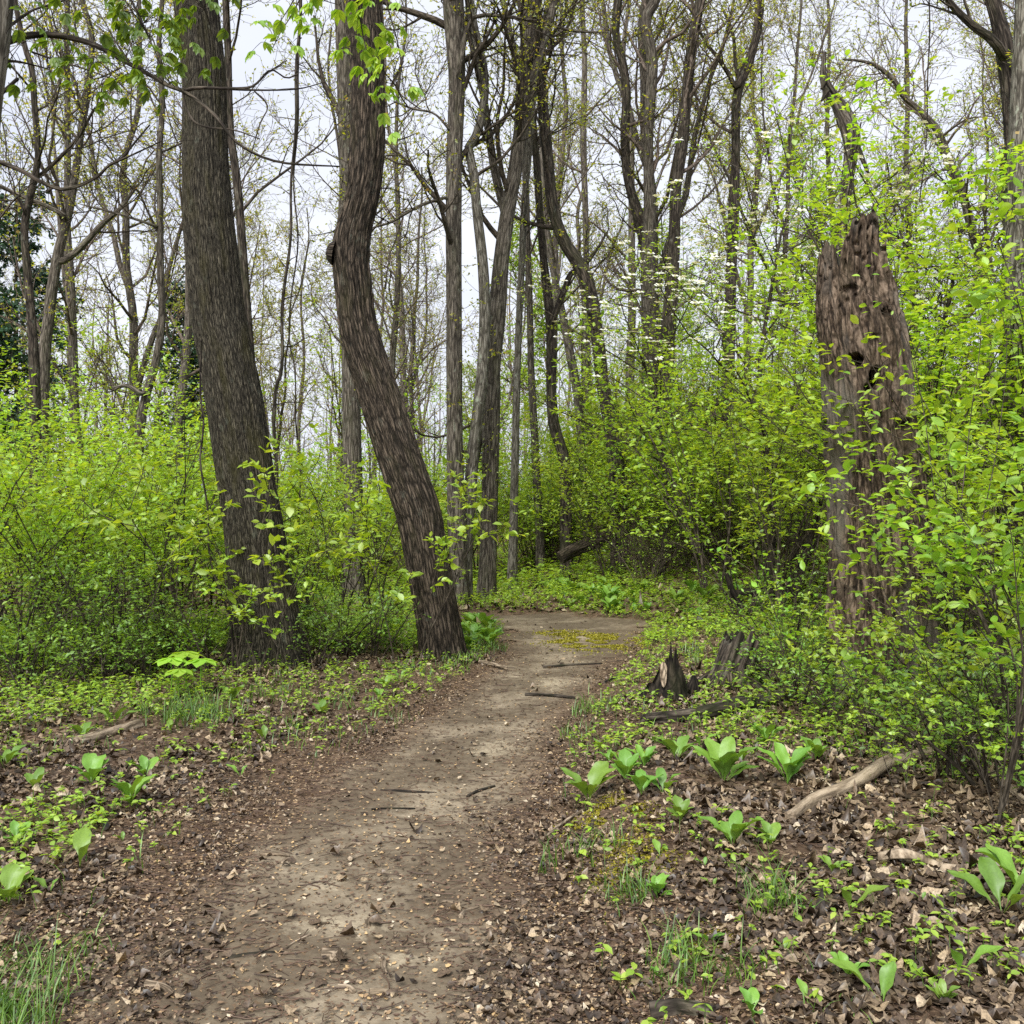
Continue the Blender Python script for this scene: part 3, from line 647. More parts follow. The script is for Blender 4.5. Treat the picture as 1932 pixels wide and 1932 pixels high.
conifer(-14.0, 27, 7.5, 3, 'shorter dark conifer in front of the taller one at far left')

# ================================================================== STANDING DEAD WOOD
def snag():
    Y = 7.9
    prof = [(1663, 1290, 196), (1663, 1207, 188), (1662, 1120, 176), (1661, 1060, 170), (1657, 980, 166), (1652, 914, 163), (1643, 816, 157),
            (1633, 719, 152), (1621, 621, 148), (1613, 533, 132), (1605, 465, 112), (1601, 430, 98), (1600, 396, 90)]
    P = []; r = []
    for px, py, wd in prof: P.append(ray(px, py, Y)); r.append(wd / FRAME * Y / 2)
    P[0][2] = -.15; C = catmull(np.column_stack([np.array(P), r]), 420); P, Rr = C[:, :3], C[:, 3]
    base = P[0].copy(); base[2] = float(ground_z(base[0], base[1]))
    root = empty('dead_tree_snag', base, 'broad broken-off dead trunk with woodpecker holes, rising among bright shrubs at right', 'dead tree')
    S = 300; th = np.arange(S) / S * 2 * math.pi; z = P[:, 2]; topz = z[-1]
    g = np.random.default_rng(3)
    # ragged rim: height of the break round the trunk, front (facing viewer) is th=-90deg
    ux = np.cos(th); uy = np.sin(th)
    def zpx(py): return EYE - (py / FRAME - .5) * Y
    hs_x = [-1, -.97, -.80, -.70, -.50, -.38, -.2, .1, .28, .36, .50, .62, .82, 1.0]
    hs_y = [470, 440, 452, 492, 436, 408, 397, 396, 404, 446, 463, 515, 540, 565]
    rim = zpx(np.interp(ux, hs_x, hs_y)) - .30 * (uy > .2) * (.4 + .6 * vnoise(ux * 3, uy * 3, 0, 4))
    rim = rim - .10 * vnoise(th * 9, 0 * th, 0, 9) - .09 * vnoise(th * 23, 0 * th, 0, 12)
    rimf = np.minimum(rim, topz)
    # straight-up shell: radial field r(z,th)
    zi = np.linspace(0, 1, 420)[:, None] ; zb = z[0]
    Z = zb + (rimf[None] - zb) * zi                                   # (K,S)
    rr = np.interp(Z.ravel(), z, Rr).reshape(Z.shape); cx = np.interp(Z.ravel(), z, P[:, 0]).reshape(Z.shape)
    wide = np.interp(Z.ravel(), z, Rr).reshape(Z.shape); wide = np.where(Z > zpx(533), np.interp(zpx(533), z, Rr), wide)
    rr = wide; cxb = np.interp(min(zpx(533), topz), z, P[:, 0]); cx = np.where(Z > zpx(533), cxb, cx)
    bx = rr * ux; by = rr * uy
    f = 13; a = 1 - np.abs(2 * fbm(bx * f, by * f, Z * f * .10, 3, 5) - 1) * 2
    b = fbm(bx * 40, by * 40, Z * 12, 3, 15); c3 = fbm(bx * 3, by * 3, Z * 1.4, 3, 25); pit = vnoise(bx * 42, by * 42, Z * 26, 33)
    smooth = np.exp(-(((ux * rr + cx - ray(1615, 750, Y)[0]) / .17) ** 2 + ((Z - zpx(760)) / .33) ** 2) * (1)) * (uy < 0)
    up = sstep(zpx(700), zpx(480), Z)
    d = .042 * (a - .25) * (1 - .75 * smooth) + .016 * (b - .5) + .09 * (c3 - .5) - .035 * sstep(.70 - .06 * up, .84, pit) * (.15 + up) * (1 - smooth)
    d += .10 * np.exp(-(Z - zb - .1) / .35) * (.4 + .6 * np.cos(5 * th + 1.2)) + .02 * smooth
    d -= .05 * sstep(.56, .66, fbm(bx * 2.3, by * 2.3, Z * .5, 2, 51)) * (1 - up * .4)
    for hx, hy, hw, hh, dp in [(1628, 722, 13, 21, .30), (1593, 689, 11, 12, .22), (1610, 741, 5, 8, .10), (1644, 605, 8, 7, .12), (1652, 585, 5, 5, .08), (1640, 800, 6, 16, .05), (1682, 815, 9, 18, .07), (1583, 560, 14, 7, .04)]:
        q = ray(hx, hy, Y); e = (((ux * rr + cx) - q[0]) / (hw / FRAME * Y)) ** 2 + ((Z - q[2]) / (hh / FRAME * Y)) ** 2
        e = e + .5 * (vnoise(bx * 60, by * 60, Z * 60, 71) - .5)
        d -= np.where(uy < 0, dp * (1 - sstep(.75, 1.15, e)), 0)
    rad = np.maximum(rr + d, .03)
    V = np.stack([cx + rad * ux, Y + 0 * Z + rad * uy, Z], -1); K = 420
    BK = np.stack([rr * ux, rr * uy, Z + 0 * rr], -1)
    i = np.arange(K - 1)[:, None] * S; j = np.arange(S)[None]; j2 = (j + 1) % S
    F = np.stack([i + j, i + j2, i + S + j2, i + S + j], -1).reshape(-1, 4)
    mb = MB(); mb.add(V, F, .5, BK, 0)
    # inner rotten wall going back down
    Ki = 14; q = np.linspace(0, 1, Ki)[:, None]; Ri = rad[-1] * (1 - .12 * sstep(0, .08, q)) - .06 * q + .02 * (vnoise(ux * 9, uy * 9, q * 4, 7) - .5)
    Zi = rimf[None] + .0 - q * 1.0 - .0; Ri[0] = rad[-1]; Zi[0] = rimf
    Vi = np.stack([cx[-1] + Ri * ux, Y + Ri * uy, Zi], -1); i = np.arange(Ki - 1)[:, None] * S
    Fi = np.stack([i + j, i + j2, i + S + j2, i + S + j], -1).reshape(-1, 4)
    mb.add(Vi, Fi, .5, np.stack([Ri * ux, Ri * uy, Zi], -1), 1)
    mb.build('trunk', [M['bark_snag'], M['log_dark']], root, base)
    # buttress roots
    mb = MB()
    for px, py, qx, qy, rr_ in [(1600, 1250, 1572, 1345, .075), (1640, 1270, 1655, 1330, .06), (1720, 1230, 1775, 1290, .10), (1580, 1230, 1545, 1290, .07), (1690, 1260, 1715, 1325, .05)]:
        p0 = ray(px, py, Y - .25); p1 = gp(qx, qy) + np.array([0, 0, -.03]); m_ = (p0 + p1) / 2 + np.array([0, 0, -.05])
        Cc = catmull(np.column_stack([np.array([p0 + [0, .15, .35], p0, m_, p1]), [rr_ * .6, rr_, rr_ * .7, rr_ * .3]]), 20)
        tubes(mb, Cc[:, :3], Cc[:, 3], 16, 0, .5, False, rough_bark(.012, 22, .2))
    mb.build('root_flare', M['bark_snag'], root, base)
snag()

def stub_snag():
    Y = 15.0; pts = [(1590, 900, 26), (1590, 700, 24), (1590, 500, 22), (1592, 420, 20), (1596, 350, 20), (1604, 300, 26), (1606, 262, 31), (1598, 230, 31), (1586, 206, 26), (1573, 184, 20), (1562, 168, 17), (1556, 152, 13), (1553, 138, 8), (1554, 120, 4), (1556, 98, 2.5)]
    P, Rr = trace(pts, Y, 130, 0); base = P[0].copy(); base[2] = float(ground_z(base[0], base[1]))
    root = empty('broken_tree', base, 'grey weathered dead trunk ending in a twisted splintered point, above the dogwood', 'dead tree')
    mb = MB(); tubes(mb, P, Rr, 60, 0, .5, False, rough_bark(.03, 11, .10, .2, 4, 8)); mb.build('trunk', bark_mat('weathered', (.02, .016, .012), (.09, .075, .060), (.26, .235, .20), 18, .08, 1.), root, base)
    for a_, b_ in [((1556, 150), (1549, 168)), ((1560, 172), (1551, 190)), ((1610, 262), (1640, 330))]:
        mb = MB(); p0 = ray(*a_, Y); p1 = ray(*b_, Y - .1); tubes(mb, np.linspace(p0, p1, 6), np.linspace(.06, .012, 6), 7, 0, .5, False, rough_bark(.01, 20, .2)); mb.build('splinter', M['bark_dark'], root, base)
stub_snag()

def stump_tooth():
    b = gp(1256, 1316); Y = b[1]; root = empty('charred_stump', b, 'black pointed stump with a pale bare patch beside the path', 'stump')
    S = 120; K = 90; th = np.arange(S) / S * 2 * math.pi; ux = np.cos(th); uy = np.sin(th)
    k = Y / FRAME
    # height of the shell round the stump
    hx = np.interp(ux, [-1, -.75, -.5, -.2, .05, .15, .5, .8, 1], [.10, .17, .27, .40, .45, .36, .42, .18, .10]) * np.where(uy > 0, .8, 1)
    hx = hx * (.85 + .3 * vnoise(th * 6, 0 * th, 0, 2))
    q = np.linspace(0, 1, K)[:, None]; Z = q * hx - .05; r = .185 * (1 - .62 * np.clip(Z / .46, 0, 1) ** .8) + .05 * np.exp(-Z / .05) * (.5 + .5 * np.cos(4 * th))
    r = r + .022 * (fbm(ux * 3, uy * 3, Z * 5, 3, 3) - .5) * 2 + .01 * (fbm(ux * 9, uy * 9, Z * 6, 3, 8) - .5)
    cxo = .03 * Z / .4
    V = np.stack([r * ux * .95 + cxo + 0.0, r * uy, Z], -1); i = np.arange(K - 1)[:, None] * S; j = np.arange(S)[None]; j2 = (j + 1) % S
    F = np.stack([i + j, i + j2, i + S + j2, i + S + j], -1).reshape(-1, 4); mb = MB(); mb.add(V, F, .5, np.stack([r * ux, r * uy, Z], -1))
    ri = r[-1] * .75; Vi = np.stack([np.stack([r[-1] * ux * .95 + .03, r[-1] * uy, Z[-1]], -1), np.stack([ri * ux * .95 + .03, ri * uy, Z[-1] - .1], -1), np.stack([ri * .5 * ux + .03, ri * .5 * uy, 0 * ux + .02], -1)])
    i = np.arange(2)[:, None] * S; mb.add(Vi, np.stack([i + j, i + j2, i + S + j2, i + S + j], -1).reshape(-1, 4), .5, Vi)
    mb.build('trunk_shell', M['char'], root)
    # pale bare wood patch, a thin slab standing proud of the char on the viewer's side
    t = np.linspace(0, 1, 18); hw = .024 * np.sin(np.pi * t) ** .5 * (.6 + .8 * vnoise(t * 7, 0 * t, 0, 3)); V = []; 
    for a in range(18):
        z = .10 + .19 * t[a]; rr_ = .185 * (1 - .62 * min(1, z / .46) ** .8)
        for s in np.linspace(-1, 1, 7):
            ang = R(-97) + s * hw[a] / max(rr_, .05); V.append(((rr_ + .016 + .004 * math.sin(a * 2 + s)) * math.cos(ang) - .02, (rr_ + .016) * math.sin(ang), z))
    F = [(a * 7 + b_, a * 7 + b_ + 1, a * 7 + b_ + 8, a * 7 + b_ + 7) for a in range(17) for b_ in range(6)]
    MB().add(V, F, .6).build('bare_wood', M['stick'], root)
    # small companion tooth
    P = np.array([[.20, .02, -.05], [.21, .02, .05], [.22, .02, .11], [.215, .02, .16]]); mb = MB(); tubes(mb, catmull(P, 16), np.interp(np.linspace(0, 1, 16), [0, .6, 1], [.075, .05, .008]), 18, 0, .5, False, rough_bark(.012, 20, .3)); mb.build('splinter', M['char'], root)
stump_tooth()

def stump_hollow():
    b = gp(1392, 1292); root = empty('hollow_stump', b, 'brown hollow stump with one tall leaning side, behind the pointed black one', 'stump')
    S = 140; K = 100; th = np.arange(S) / S * 2 * math.pi; ux = np.cos(th); uy = np.sin(th)
    H = np.interp(ux, [-1, -.7, -.3, 0, .3, .7, 1], [.42, .47, .50, .47, .30, .22, .16]) * (.85 + .3 * vnoise(th * 7, 0 * th, 0, 5))
    q = np.linspace(0, 1, K)[:, None]; Z = q * H - .05
    r = .17 + .10 * np.exp(-Z / .10) * (.5 + .5 * np.cos(5 * th + 1)) + .06 * (1 - np.abs(2 * fbm(ux * 3, uy * 3, Z * 2, 3, 4) - 1)) + .01 * (fbm(ux * 12, uy * 12, Z * 6, 2, 9) - .5)
    V = np.stack([r * ux + .16 * Z / .5 * (1 - .2 * ux) - .03, r * uy, Z], -1); i = np.arange(K - 1)[:, None] * S; j = np.arange(S)[None]; j2 = (j + 1) % S
    mb = MB(); mb.add(V, np.stack([i + j, i + j2, i + S + j2, i + S + j], -1).reshape(-1, 4), .5, np.stack([r * ux, r * uy, Z], -1), 0)
    top = V[-1]; c = top.mean(0); Vi = np.stack([top, c + (top - c) * .8 - [0, 0, .03], c + (top - c) * .72 - [0, 0, .2], c * [1, 1, 0] + (top - c) * [.6, .6, 0]])
    i = np.arange(3)[:, None] * S; mb.add(Vi, np.stack([i + j, i + j2, i + S + j2, i + S + j], -1).reshape(-1, 4), .5, Vi, 1)
    mb.build('stump_shell', [M['bark_dark'], M['char']], root)
    mb = MB()
    for q in range(9):
        a = q * .7; p0 = np.array([.17 * math.cos(a), .17 * math.sin(a), .10]); p1 = np.array([.42 * math.cos(a + .2), .42 * math.sin(a + .2), -.03])
        tubes(mb, catmull(np.array([p0, (p0 + p1) / 2 + [0, 0, -.01], p1]), 8), np.linspace(.045, .012, 8), 9, 0, .5, False, rough_bark(.008, 22, .2))
    mb.build('root_flare', M['bark_curved'], root)
stump_hollow()

def log(name, label, a, b, r0, r1, mat, cat='log', lift=.6, bend=.0, S=28, n=60, amp=.008, group=None, Yfix=None, sub=None, follow=True):
    pa = gp(*a) if Yfix is None else ray(*a, Yfix[0]); pb = gp(*b) if Yfix is None else ray(*b, Yfix[1])
    if Yfix is None: pa = pa + [0, 0, r0 * lift]; pb = pb + [0, 0, r1 * lift]
    d = pb - pa; side = norm(np.array([-d[1], d[0], 0])); g = np.random.default_rng(abs(hash(a)) % 999)
    t = np.linspace(0, 1, n); P = pa[None] + d[None] * t[:, None] + side[None] * (np.sin(t * math.pi) * bend)[:, None]
    Ld = np.linalg.norm(d); k = max(3, int(Ld * 4)); wob = np.array([np.interp(t, np.linspace(0, 1, k), g.normal(size=k)) for _ in range(3)]).T * min(r0, .05) * .5
    wob = np.apply_along_axis(lambda v: np.convolve(np.pad(v, 3, mode='edge'), np.ones(7) / 7, 'valid'), 0, wob)
    P = P + wob; Rr = np.interp(t, [0, 1], [r0, r1])
    if Yfix is None and follow:
        gz = ground_z(P[:, 0], P[:, 1]); P[:, 2] = np.maximum(P[:, 2], gz + Rr * .35)
    P0 = P[n // 2] * 0 + pa
    mb = MB(); tubes(mb, P, Rr, S, 0, .5, True, rough_bark(amp, 20, .15, 0, 4, 3))
    o = mb.build(name, M[mat], None, P0); tag(o, label, cat, group)
    return o
log('fallen_log', 'pale bare log lying aslant on dead leaves at lower right', (1492, 1548), (1752, 1422), .027, .038, 'log_pale', amp=.007, follow=False, bend=.03)
log('fallen_log', 'blackened curved log lying in front of the dark stumps', (1214, 1372), (1490, 1318), .045, .06, 'log_dark', amp=.012, bend=-.06)
log('fallen_log', 'mossy log propped aslant on the slope above the bend', (1056, 1052), (1182, 995), .095, .11, 'bark_curved', amp=.03, Yfix=(17.3, 17.6), bend=.06)
log('fallen_log', 'brown decayed log end lying at the bottom right edge of the view', (1225, 1915), (1350, 1925), .028, .02, 'bark_dark', amp=.016, lift=.1, bend=.02)
log('fallen_log', 'yellow mossy rotten log in the left leaf litter', (155, 1405), (262, 1372), .036, .032, 'log_pale', amp=.014)
log('fallen_branch', 'thin pale branch slanting down to the right edge of the view', (1832, 1445), (1960, 1540), .02, .014, 'log_pale', 'branch')
log('fallen_log', 'short black log at the far edge of the path bend', (1010, 1112), (1078, 1098), .07, .06, 'char', amp=.02)
log('fallen_branch', 'grey branch lying beyond the bend, right of the short black log', (1072, 1098), (1230, 1096), .035, .02, 'log_dark', 'branch')
log('fallen_branch', 'dark twisted root wood on the bank behind the hollow stump', (1375, 1142), (1455, 1128), .10, .08, 'char', 'branch', amp=.03, lift=1.)
log('dead_branch', 'dark dead stick rising from the twisted root wood', (1400, 1150), (1368, 1085), .035, .018, 'char', 'branch', Yfix=(10.9, 10.8), amp=.01)
log('dead_branch', 'thin bare branch leaning out of the left thicket', (66, 1312), (262, 1258), .014, .009, 'log_dark', 'branch', Yfix=(9.2, 9.6))

STK = [  # label, a, b, r (mm), material
 ('black twig with a pale forked tip lying across the lower path', (432, 1808), (540, 1800), 7, 'log_dark'),
 ('pale tan twig end pointing up-right from the black twig', (540, 1798), (582, 1768), 5, 'stick'),
 ('knobby pale stub, left one of the touching pair on the path', (612, 1802), (642, 1812), 17, 'stick'),
 ('knobby pale stub, right one of the touching pair on the path', (634, 1822), (644, 1802), 17, 'stick'),
 ('stubby pale stick on the bare tan dirt right of centre', (692, 1756), (704, 1742), 12, 'stick'),
 ('short smooth stick lying left of the black twig', (303, 1815), (336, 1800), 10, 'stick'),
 ('short thick tan stick just below the short smooth one', (320, 1832), (362, 1822), 12, 'stick'),
 ('long tan stick slanting down at the bottom left of the path', (272, 1866), (324, 1890), 13, 'stick'),
 ('greyish stick standing out at the left litter edge', (176, 1812), (208, 1835), 12, 'stick'),
 ('pale broken stick beneath the lone large broad-leaved plant', (182, 1656), (226, 1650), 9, 'stick'),
 ('long thin grey stick in the litter left of the path', (166, 1680), (266, 1696), 8, 'stick'),
 ('cut tan stick, upper of the two lying mid path', (652, 1604), (680, 1597), 10, 'stick'),
 ('cut tan stick, lower of the two lying mid path', (660, 1627), (682, 1616), 10, 'stick'),
 ('flat brown stick at the top of the bare tan patch', (492, 1614), (544, 1620), 9, 'stick'),
 ('tiny stick under the end of the flat brown stick', (530, 1632), (553, 1624), 8, 'stick'),
 ('slim dark root crossing the middle of the path', (700, 1530), (782, 1527), 7, 'log_dark'),
 ('wavy dark root crossing the path above the slim one', (718, 1494), (824, 1498), 8, 'log_dark'),
 ('bent dark root at the right side of the middle path', (884, 1506), (934, 1486), 10, 'log_dark'),
 ('reddish twig on the pale dirt near the knobby pair', (594, 1754), (620, 1746), 6, 'stick'),
 ('thin stick lying near the bottom edge of the path', (280, 1935), (328, 1952), 7, 'stick'),
 ('dark forked root across the far path, nearest of three', (990, 1314), (1086, 1320), 14, 'log_dark'),
 ('dark straight root across the far path, middle of three', (1024, 1262), (1136, 1254), 12, 'log_dark'),
 ('dark root reaching out from the grass at the far right path edge', (1140, 1290), (1186, 1268), 14, 'log_dark'),
 ('pale root end at the foot of the crooked trunk', (905, 1252), (956, 1266), 20, 'stick'),
 ('thin pale stick leaning on the mossy bank right of the path', (1022, 1592), (1108, 1526), 8, 'stick'),
 ('long curved pale twig lying across the leaves at lower right', (1640, 1662), (1876, 1690), 6, 'stick'),
 ('pale twig bending down at the lower right edge', (1855, 1580), (1905, 1612), 7, 'stick'),
 ('small pale stick behind the lone plant on the right bank', (1290, 1528), (1386, 1518), 9, 'stick'),
 ('brown chip of wood in the litter right of the lower path', (1214, 1796), (1248, 1790), 11, 'stick'),
 ('tan stick on the right part of the lower path', (868, 1734), (900, 1720), 10, 'stick'),
 ('small stick left of the tan one on the right part of the lower path', (826, 1712), (856, 1706), 8, 'stick'),
 ('bent reddish twig near the right edge of the lower path', (802, 1784), (818, 1760), 5, 'stick'),
 ('pale peeled chip at the bottom centre of the path', (720, 1820), (728, 1842), 10, 'stick'),
 ('dark stub near the bottom of the path', (500, 1898), (520, 1908), 8, 'log_dark'),
 ('fat pale stick at the bottom of the path, right of centre', (640, 1868), (672, 1876), 11, 'log_pale'),
 ('pale split stick at the bottom of the path beside the fat one', (700, 1878), (745, 1886), 12, 'log_pale'),
]
for lab, a, b, r_, m_ in STK: log('stick', lab, a, b, r_ / 1000, r_ / 1000 * .8, m_, 'stick', S=9, n=18, amp=.0015, bend=.012, lift=.8, group='sticks and roots strewn on the path')

def bark_slab():
    a = gp(1737, 1640); mb = MB(); n = 24; V = []
    for layer in (0, 1):
        for i in range(n):
            t = i / (n - 1); wv = (.028 + .018 * math.sin(t * 9) * math.sin(t * 3)) * math.sin(math.pi * min(max(t * .9 + .07, 0), 1)) ** .5
            for s in np.linspace(-1, 1, 7): V.append((t * .33 - .16, s * wv + .02 * math.sin(t * 4), .05 - .022 * s * s + .02 * math.sin(t * 6) - layer * .008))
    F = [(i * 7 + j, i * 7 + j + 1, i * 7 + j + 8, i * 7 + j + 7) for i in range(n - 1) for j in range(6)]; q = n * 7
    F += [(f[3] + q, f[2] + q, f[1] + q, f[0] + q) for f in F[:]]
    for i in range(n - 1):
        for e in (0, 6): u, v_ = i * 7 + e, i * 7 + 7 + e; F.append((u, v_, v_ + q, u + q))
    o = mb.add(V, F, .9).build('bark_piece', M['log_pale']); o.location = [float(v) for v in a]; o.rotation_euler = (.1, 0, -.25)
    tag(o, 'curled pale piece of bark on the leaves at lower right', 'bark')
bark_slab()

# ================================================================== SHRUBS
def shrub_wood(g, H, spread, stems, b, K=8, r0=.012, nb=8, nt_=6, bl=.9, tl=.35, t0=.25, flat=.5, dirbias=(0, 0)):
    ang = g.random(stems) * 6.28; P = np.zeros((stems, K, 3)); P[:, 0] = np.stack([np.cos(ang), np.sin(ang), 0 * ang], -1) * .12 * g.random((stems, 1)); P[:, 0, 2] = -.06
    out = spread * (.25 + .75 * g.random(stems)); d = norm(np.stack([np.cos(ang) * out + dirbias[0], np.sin(ang) * out + dirbias[1], np.full(stems, H)], -1))
    Ls = H * (.75 + .35 * g.random(stems)); st = (Ls / (K - 1))[:, None]
    for k in range(1, K):
        d = norm(d + g.normal(size=d.shape) * .10 + np.stack([np.cos(ang) * .05, np.sin(ang) * .05, 0 * ang], -1)); P[:, k] = P[:, k - 1] + d * st
    Rr = r0 * (.7 + .6 * g.random((stems, 1))) * np.linspace(1, .3, K)[None]
    l1, r1 = grow(P, Rr, nb, bl, 5, t0, 1., (30, 65), .05, .16, .6, .35, .0035, flat * .5, g)
    l2, r2 = grow(l1, r1, nt_, tl, 4, .2, 1., (30, 60), .02, .18, .6, .3, .002, flat, g)
    r1 = r1 * .75; r2 = r2 * .6
    tubes(b, P, Rr, 5, 0); tubes(b, l1, r1, 4, 0); tubes(b, l2, r2, 3, 0)
    return P, l1, l2
def proto_shrub(seed, H, spread, stems, leaf, per, tpl, mat, name='spicebush', nb=8, nt_=6, bl=.9, tl=.35, t0=.25, flat=.6, r0=.012):
    g = np.random.default_rng(seed); root = empty(name, (0, 0, 0), '-', 'shrub'); b = MB(); f = MB()
    P, l1, l2 = shrub_wood(g, H, spread, stems, b, 8, r0, nb, nt_, bl, tl, t0, flat)
    leafy(f, l2, per, leaf, g, tpl, 0, flat + .12, .06)
    b.build('stems', M['twig_far' if name == 'bare_brush' else 'bark_twig'], root); f.build('foliage', M[mat], root); return root
PS = {
 'a': proto_shrub(21, 2.7, 1.1, 8, .070, 6, LT6, 'leaf_spice'), 'b': proto_shrub(22, 2.3, 1.3, 8, .066, 6, LT6, 'leaf_spice'),
 'c': proto_shrub(23, 3.2, 1.0, 7, .072, 6, LT6, 'leaf_spice2', bl=1.1), 'd': proto_shrub(24, 3.6, 1.3, 6, .072, 6, LT6, 'leaf_spice', 'spicebush', 9, 6, 1.1, .38),
 'e': proto_shrub(25, 1.3, .8, 10, .042, 5, LT6, 'leaf_low', 'low_shrub', 6, 4, .5, .22), 'f': proto_shrub(26, .8, .6, 9, .042, 5, LT6, 'leaf_low', 'low_shrub', 5, 3, .35, .18),
 'g': proto_shrub(27, 5.2, 1.2, 4, .080, 6, LT6, 'leaf_spice2', 'understorey_tree', 12, 7, 1.5, .5, .35, .75, .028),
 'h': proto_shrub(28, 4.6, 1.5, 4, .080, 6, LT6, 'leaf_spice', 'understorey_tree', 12, 7, 1.4, .5, .3, .8, .025),
 's': proto_shrub(29, 1.15, .25, 2, .055, 7, LT6, 'leaf_spice', 'sapling', 7, 3, .35, .16, .3, .5, .006),
 'w': proto_shrub(30, 1.6, 1.3, 9, .045, 1, LT4, 'leaf_spice', 'bare_brush', 8, 5, .6, .28, .2, .2, .006),
}
used = set()
ng = np.random.default_rng(901)
def put(kind, px, Y, sc, label, group=None, dz=-.03):
    loc = on((px / FRAME - .5) * Y, Y, dz); rz = ng.random() * 6.28
    if kind not in used:
        used.add(kind); o = PS[kind]; o.location = [float(v) for v in loc]; o.rotation_euler = (0, 0, rz); o.scale = (sc,) * 3; o['label'] = label
        if group: o['group'] = group
        return o
    return dup(PS[kind], loc, rz, sc, label, group)
ORD = ['first', 'second', 'third', 'fourth', 'fifth', 'sixth', 'seventh', 'eighth', 'ninth', 'tenth', 'eleventh', 'twelfth']
# the left thicket, front to back
for k, (kd, px, Y, sc) in enumerate([('b', -60, 9.8, 1.), ('a', 60, 10.4, .92), ('b', 165, 10.0, .95), ('a', 262, 10.6, .95), ('c', 350, 11.3, .85)]):
    put(kd, px, Y, sc, f'bright green shrub in the front rank of the left thicket, {ORD[k]} from the left edge', 'front shrubs of the left thicket')
for k, (kd, px, Y, sc) in enumerate([('c', -60, 12.2, .95), ('a', 30, 12.8, 1.05), ('b', 120, 12.4, 1.1), ('c', 215, 13.0, .9), ('a', 300, 12.6, 1.05), ('b', 385, 13.2, 1.), ('a', 560, 12.6, .8), ('b', 640, 13.4, .95), ('c', 715, 13.6, .75)]):
    put(kd, px, Y, sc, f'bright green shrub in the second rank left of the path, {ORD[k]} from the left edge', 'second rank of shrubs left of the path')
gq = np.random.default_rng(44)
for q in range(26):
    px = -100 + 1000 * (q + gq.random()) / 26; put('abc'[q % 3], px, (16.8 if px > 540 else 14.5) + 7 * gq.random() + (4.5 if px > 800 else 0), .8 + .35 * gq.random(), 'bright green shrub deep inside the thicket beyond the two big trunks' if px > 420 else 'bright green shrub deep inside the left thicket behind the front ranks',
        'shrubs deep beyond the two big trunks' if px > 420 else 'shrubs deep in the left thicket')
for q in range(26):
    px = 380 + 900 * (q + gq.random()) / 26; put('abc'[q % 3], px, 22 + 12 * gq.random(), .7 + .35 * gq.random(), 'far pale green shrub beyond the bend of the path', 'far shrubs beyond the bend')
# slim trunks and saplings
for k, (kd, px, Y, sc) in enumerate([('e', 20, 9.0, 1.), ('e', 120, 9.1, .9), ('e', 230, 9.3, 1.), ('e', 330, 9.8, .9), ('f', 400, 9.7, 1.), ('f', 640, 10.6, 1.1), ('f', 700, 10.4, 1.), ('e', 610, 11.4, .9), ('f', 590, 9.9, .8), ('f', 60, 8.2, .9), ('f', 180, 8.5, .8), ('f', 280, 8.9, .8)]):
    put(kd, px, Y, sc, f'low dark leafy shrub at the foot of the left thicket, {ORD[k]} planted along its edge' if False else ['low dark leafy shrub at the far left edge of the thicket foot', 'low leafy shrub below the bare leaning branch', 'low leafy shrub between the leaning branch and the umbrella-leaved plants', 'low shrub left of the wide trunk foot', 'small shrub touching the wide trunk foot', 'small shrub midway between the two big trunk feet', 'small shrub just left of the crooked trunk foot', 'low shrub behind the gap between the big trunk feet', 'small shrub at the right side of the wide trunk foot', 'small shrub nearest the left edge above the broad-leaved plants', 'small shrub above the mossy rotten log', 'small shrub in front of the umbrella-leaved plants'][k], 'low shrubs along the left thicket foot')
for k, (px, Y, sc, lab) in enumerate([(470, 9.2, 1.55, 'leafy sapling rising in front of the wide trunk'), (505, 9.1, 1.1, 'shorter leafy sapling at the front right of the wide trunk'), (415, 9.3, 1.9, 'tall thin sapling at the left side of the wide trunk'),
        (650, 11.6, 2.2, 'dark-stemmed sapling between the two big trunks'), (770, 9.9, 1.75, 'leafy sapling in front of the crooked trunk'), (815, 13.5, 2., 'leafy sapling behind the crooked trunk foot')]):
    put('s', px, Y, sc, lab, 'saplings by the two big trunks')
# right-hand rise beyond the bend
for k in range(24):
    Y = 18 + 9 * gq.random() if k > 6 else 16.8 + 2.5 * gq.random(); px = 1010 + 560 * ((k * .618) % 1)
    if px < 1100 and Y < 21: Y += 3.5
    front = Y < 18.5
    put('abcd'[k % 4], px, Y + (1.0 if px < 1330 else 0), .72 + .3 * gq.random(), 'yellow-green shrub on the near side of the rise beyond the bend' if front else 'yellow-green shrub higher up the rise beyond the bend',
        'near shrubs on the rise' if front else 'upper shrubs on the rise')
for k in range(18): put('w', 1190 + 330 * (k + gq.random()) / 18, 15.8 + 2.2 * gq.random(), .55 + .35 * gq.random(), 'tangle of bare brown stems at the foot of the rise beyond the bend', 'bare brush at the foot of the rise')
for k in range(34):
    Y = 17.2 + 8.5 * ((k * .382) % 1); px = 990 + 560 * ((k * .618 + .13) % 1)
    if px < 1110: Y += 4
    put('abb'[k % 3], px, Y, .48 + .22 * gq.random(), 'low bright shrub in the terraces climbing the rise beyond the bend', 'low shrubs terraced up the rise')
for k, (kd, px, Y, sc) in enumerate([('c', 1085, 19.2, .85), ('b', 1150, 17.2, .98), ('a', 1232, 16.4, .98), ('c', 1300, 16.9, .92), ('b', 1370, 15.8, 1.08), ('a', 1440, 15.2, 1.0), ('c', 1500, 14.6, .9)]):
    put(kd, px, Y, sc, f'lime green shrub along the foot of the rise, {ORD[k]} from the left', 'lime shrubs along the foot of the rise')
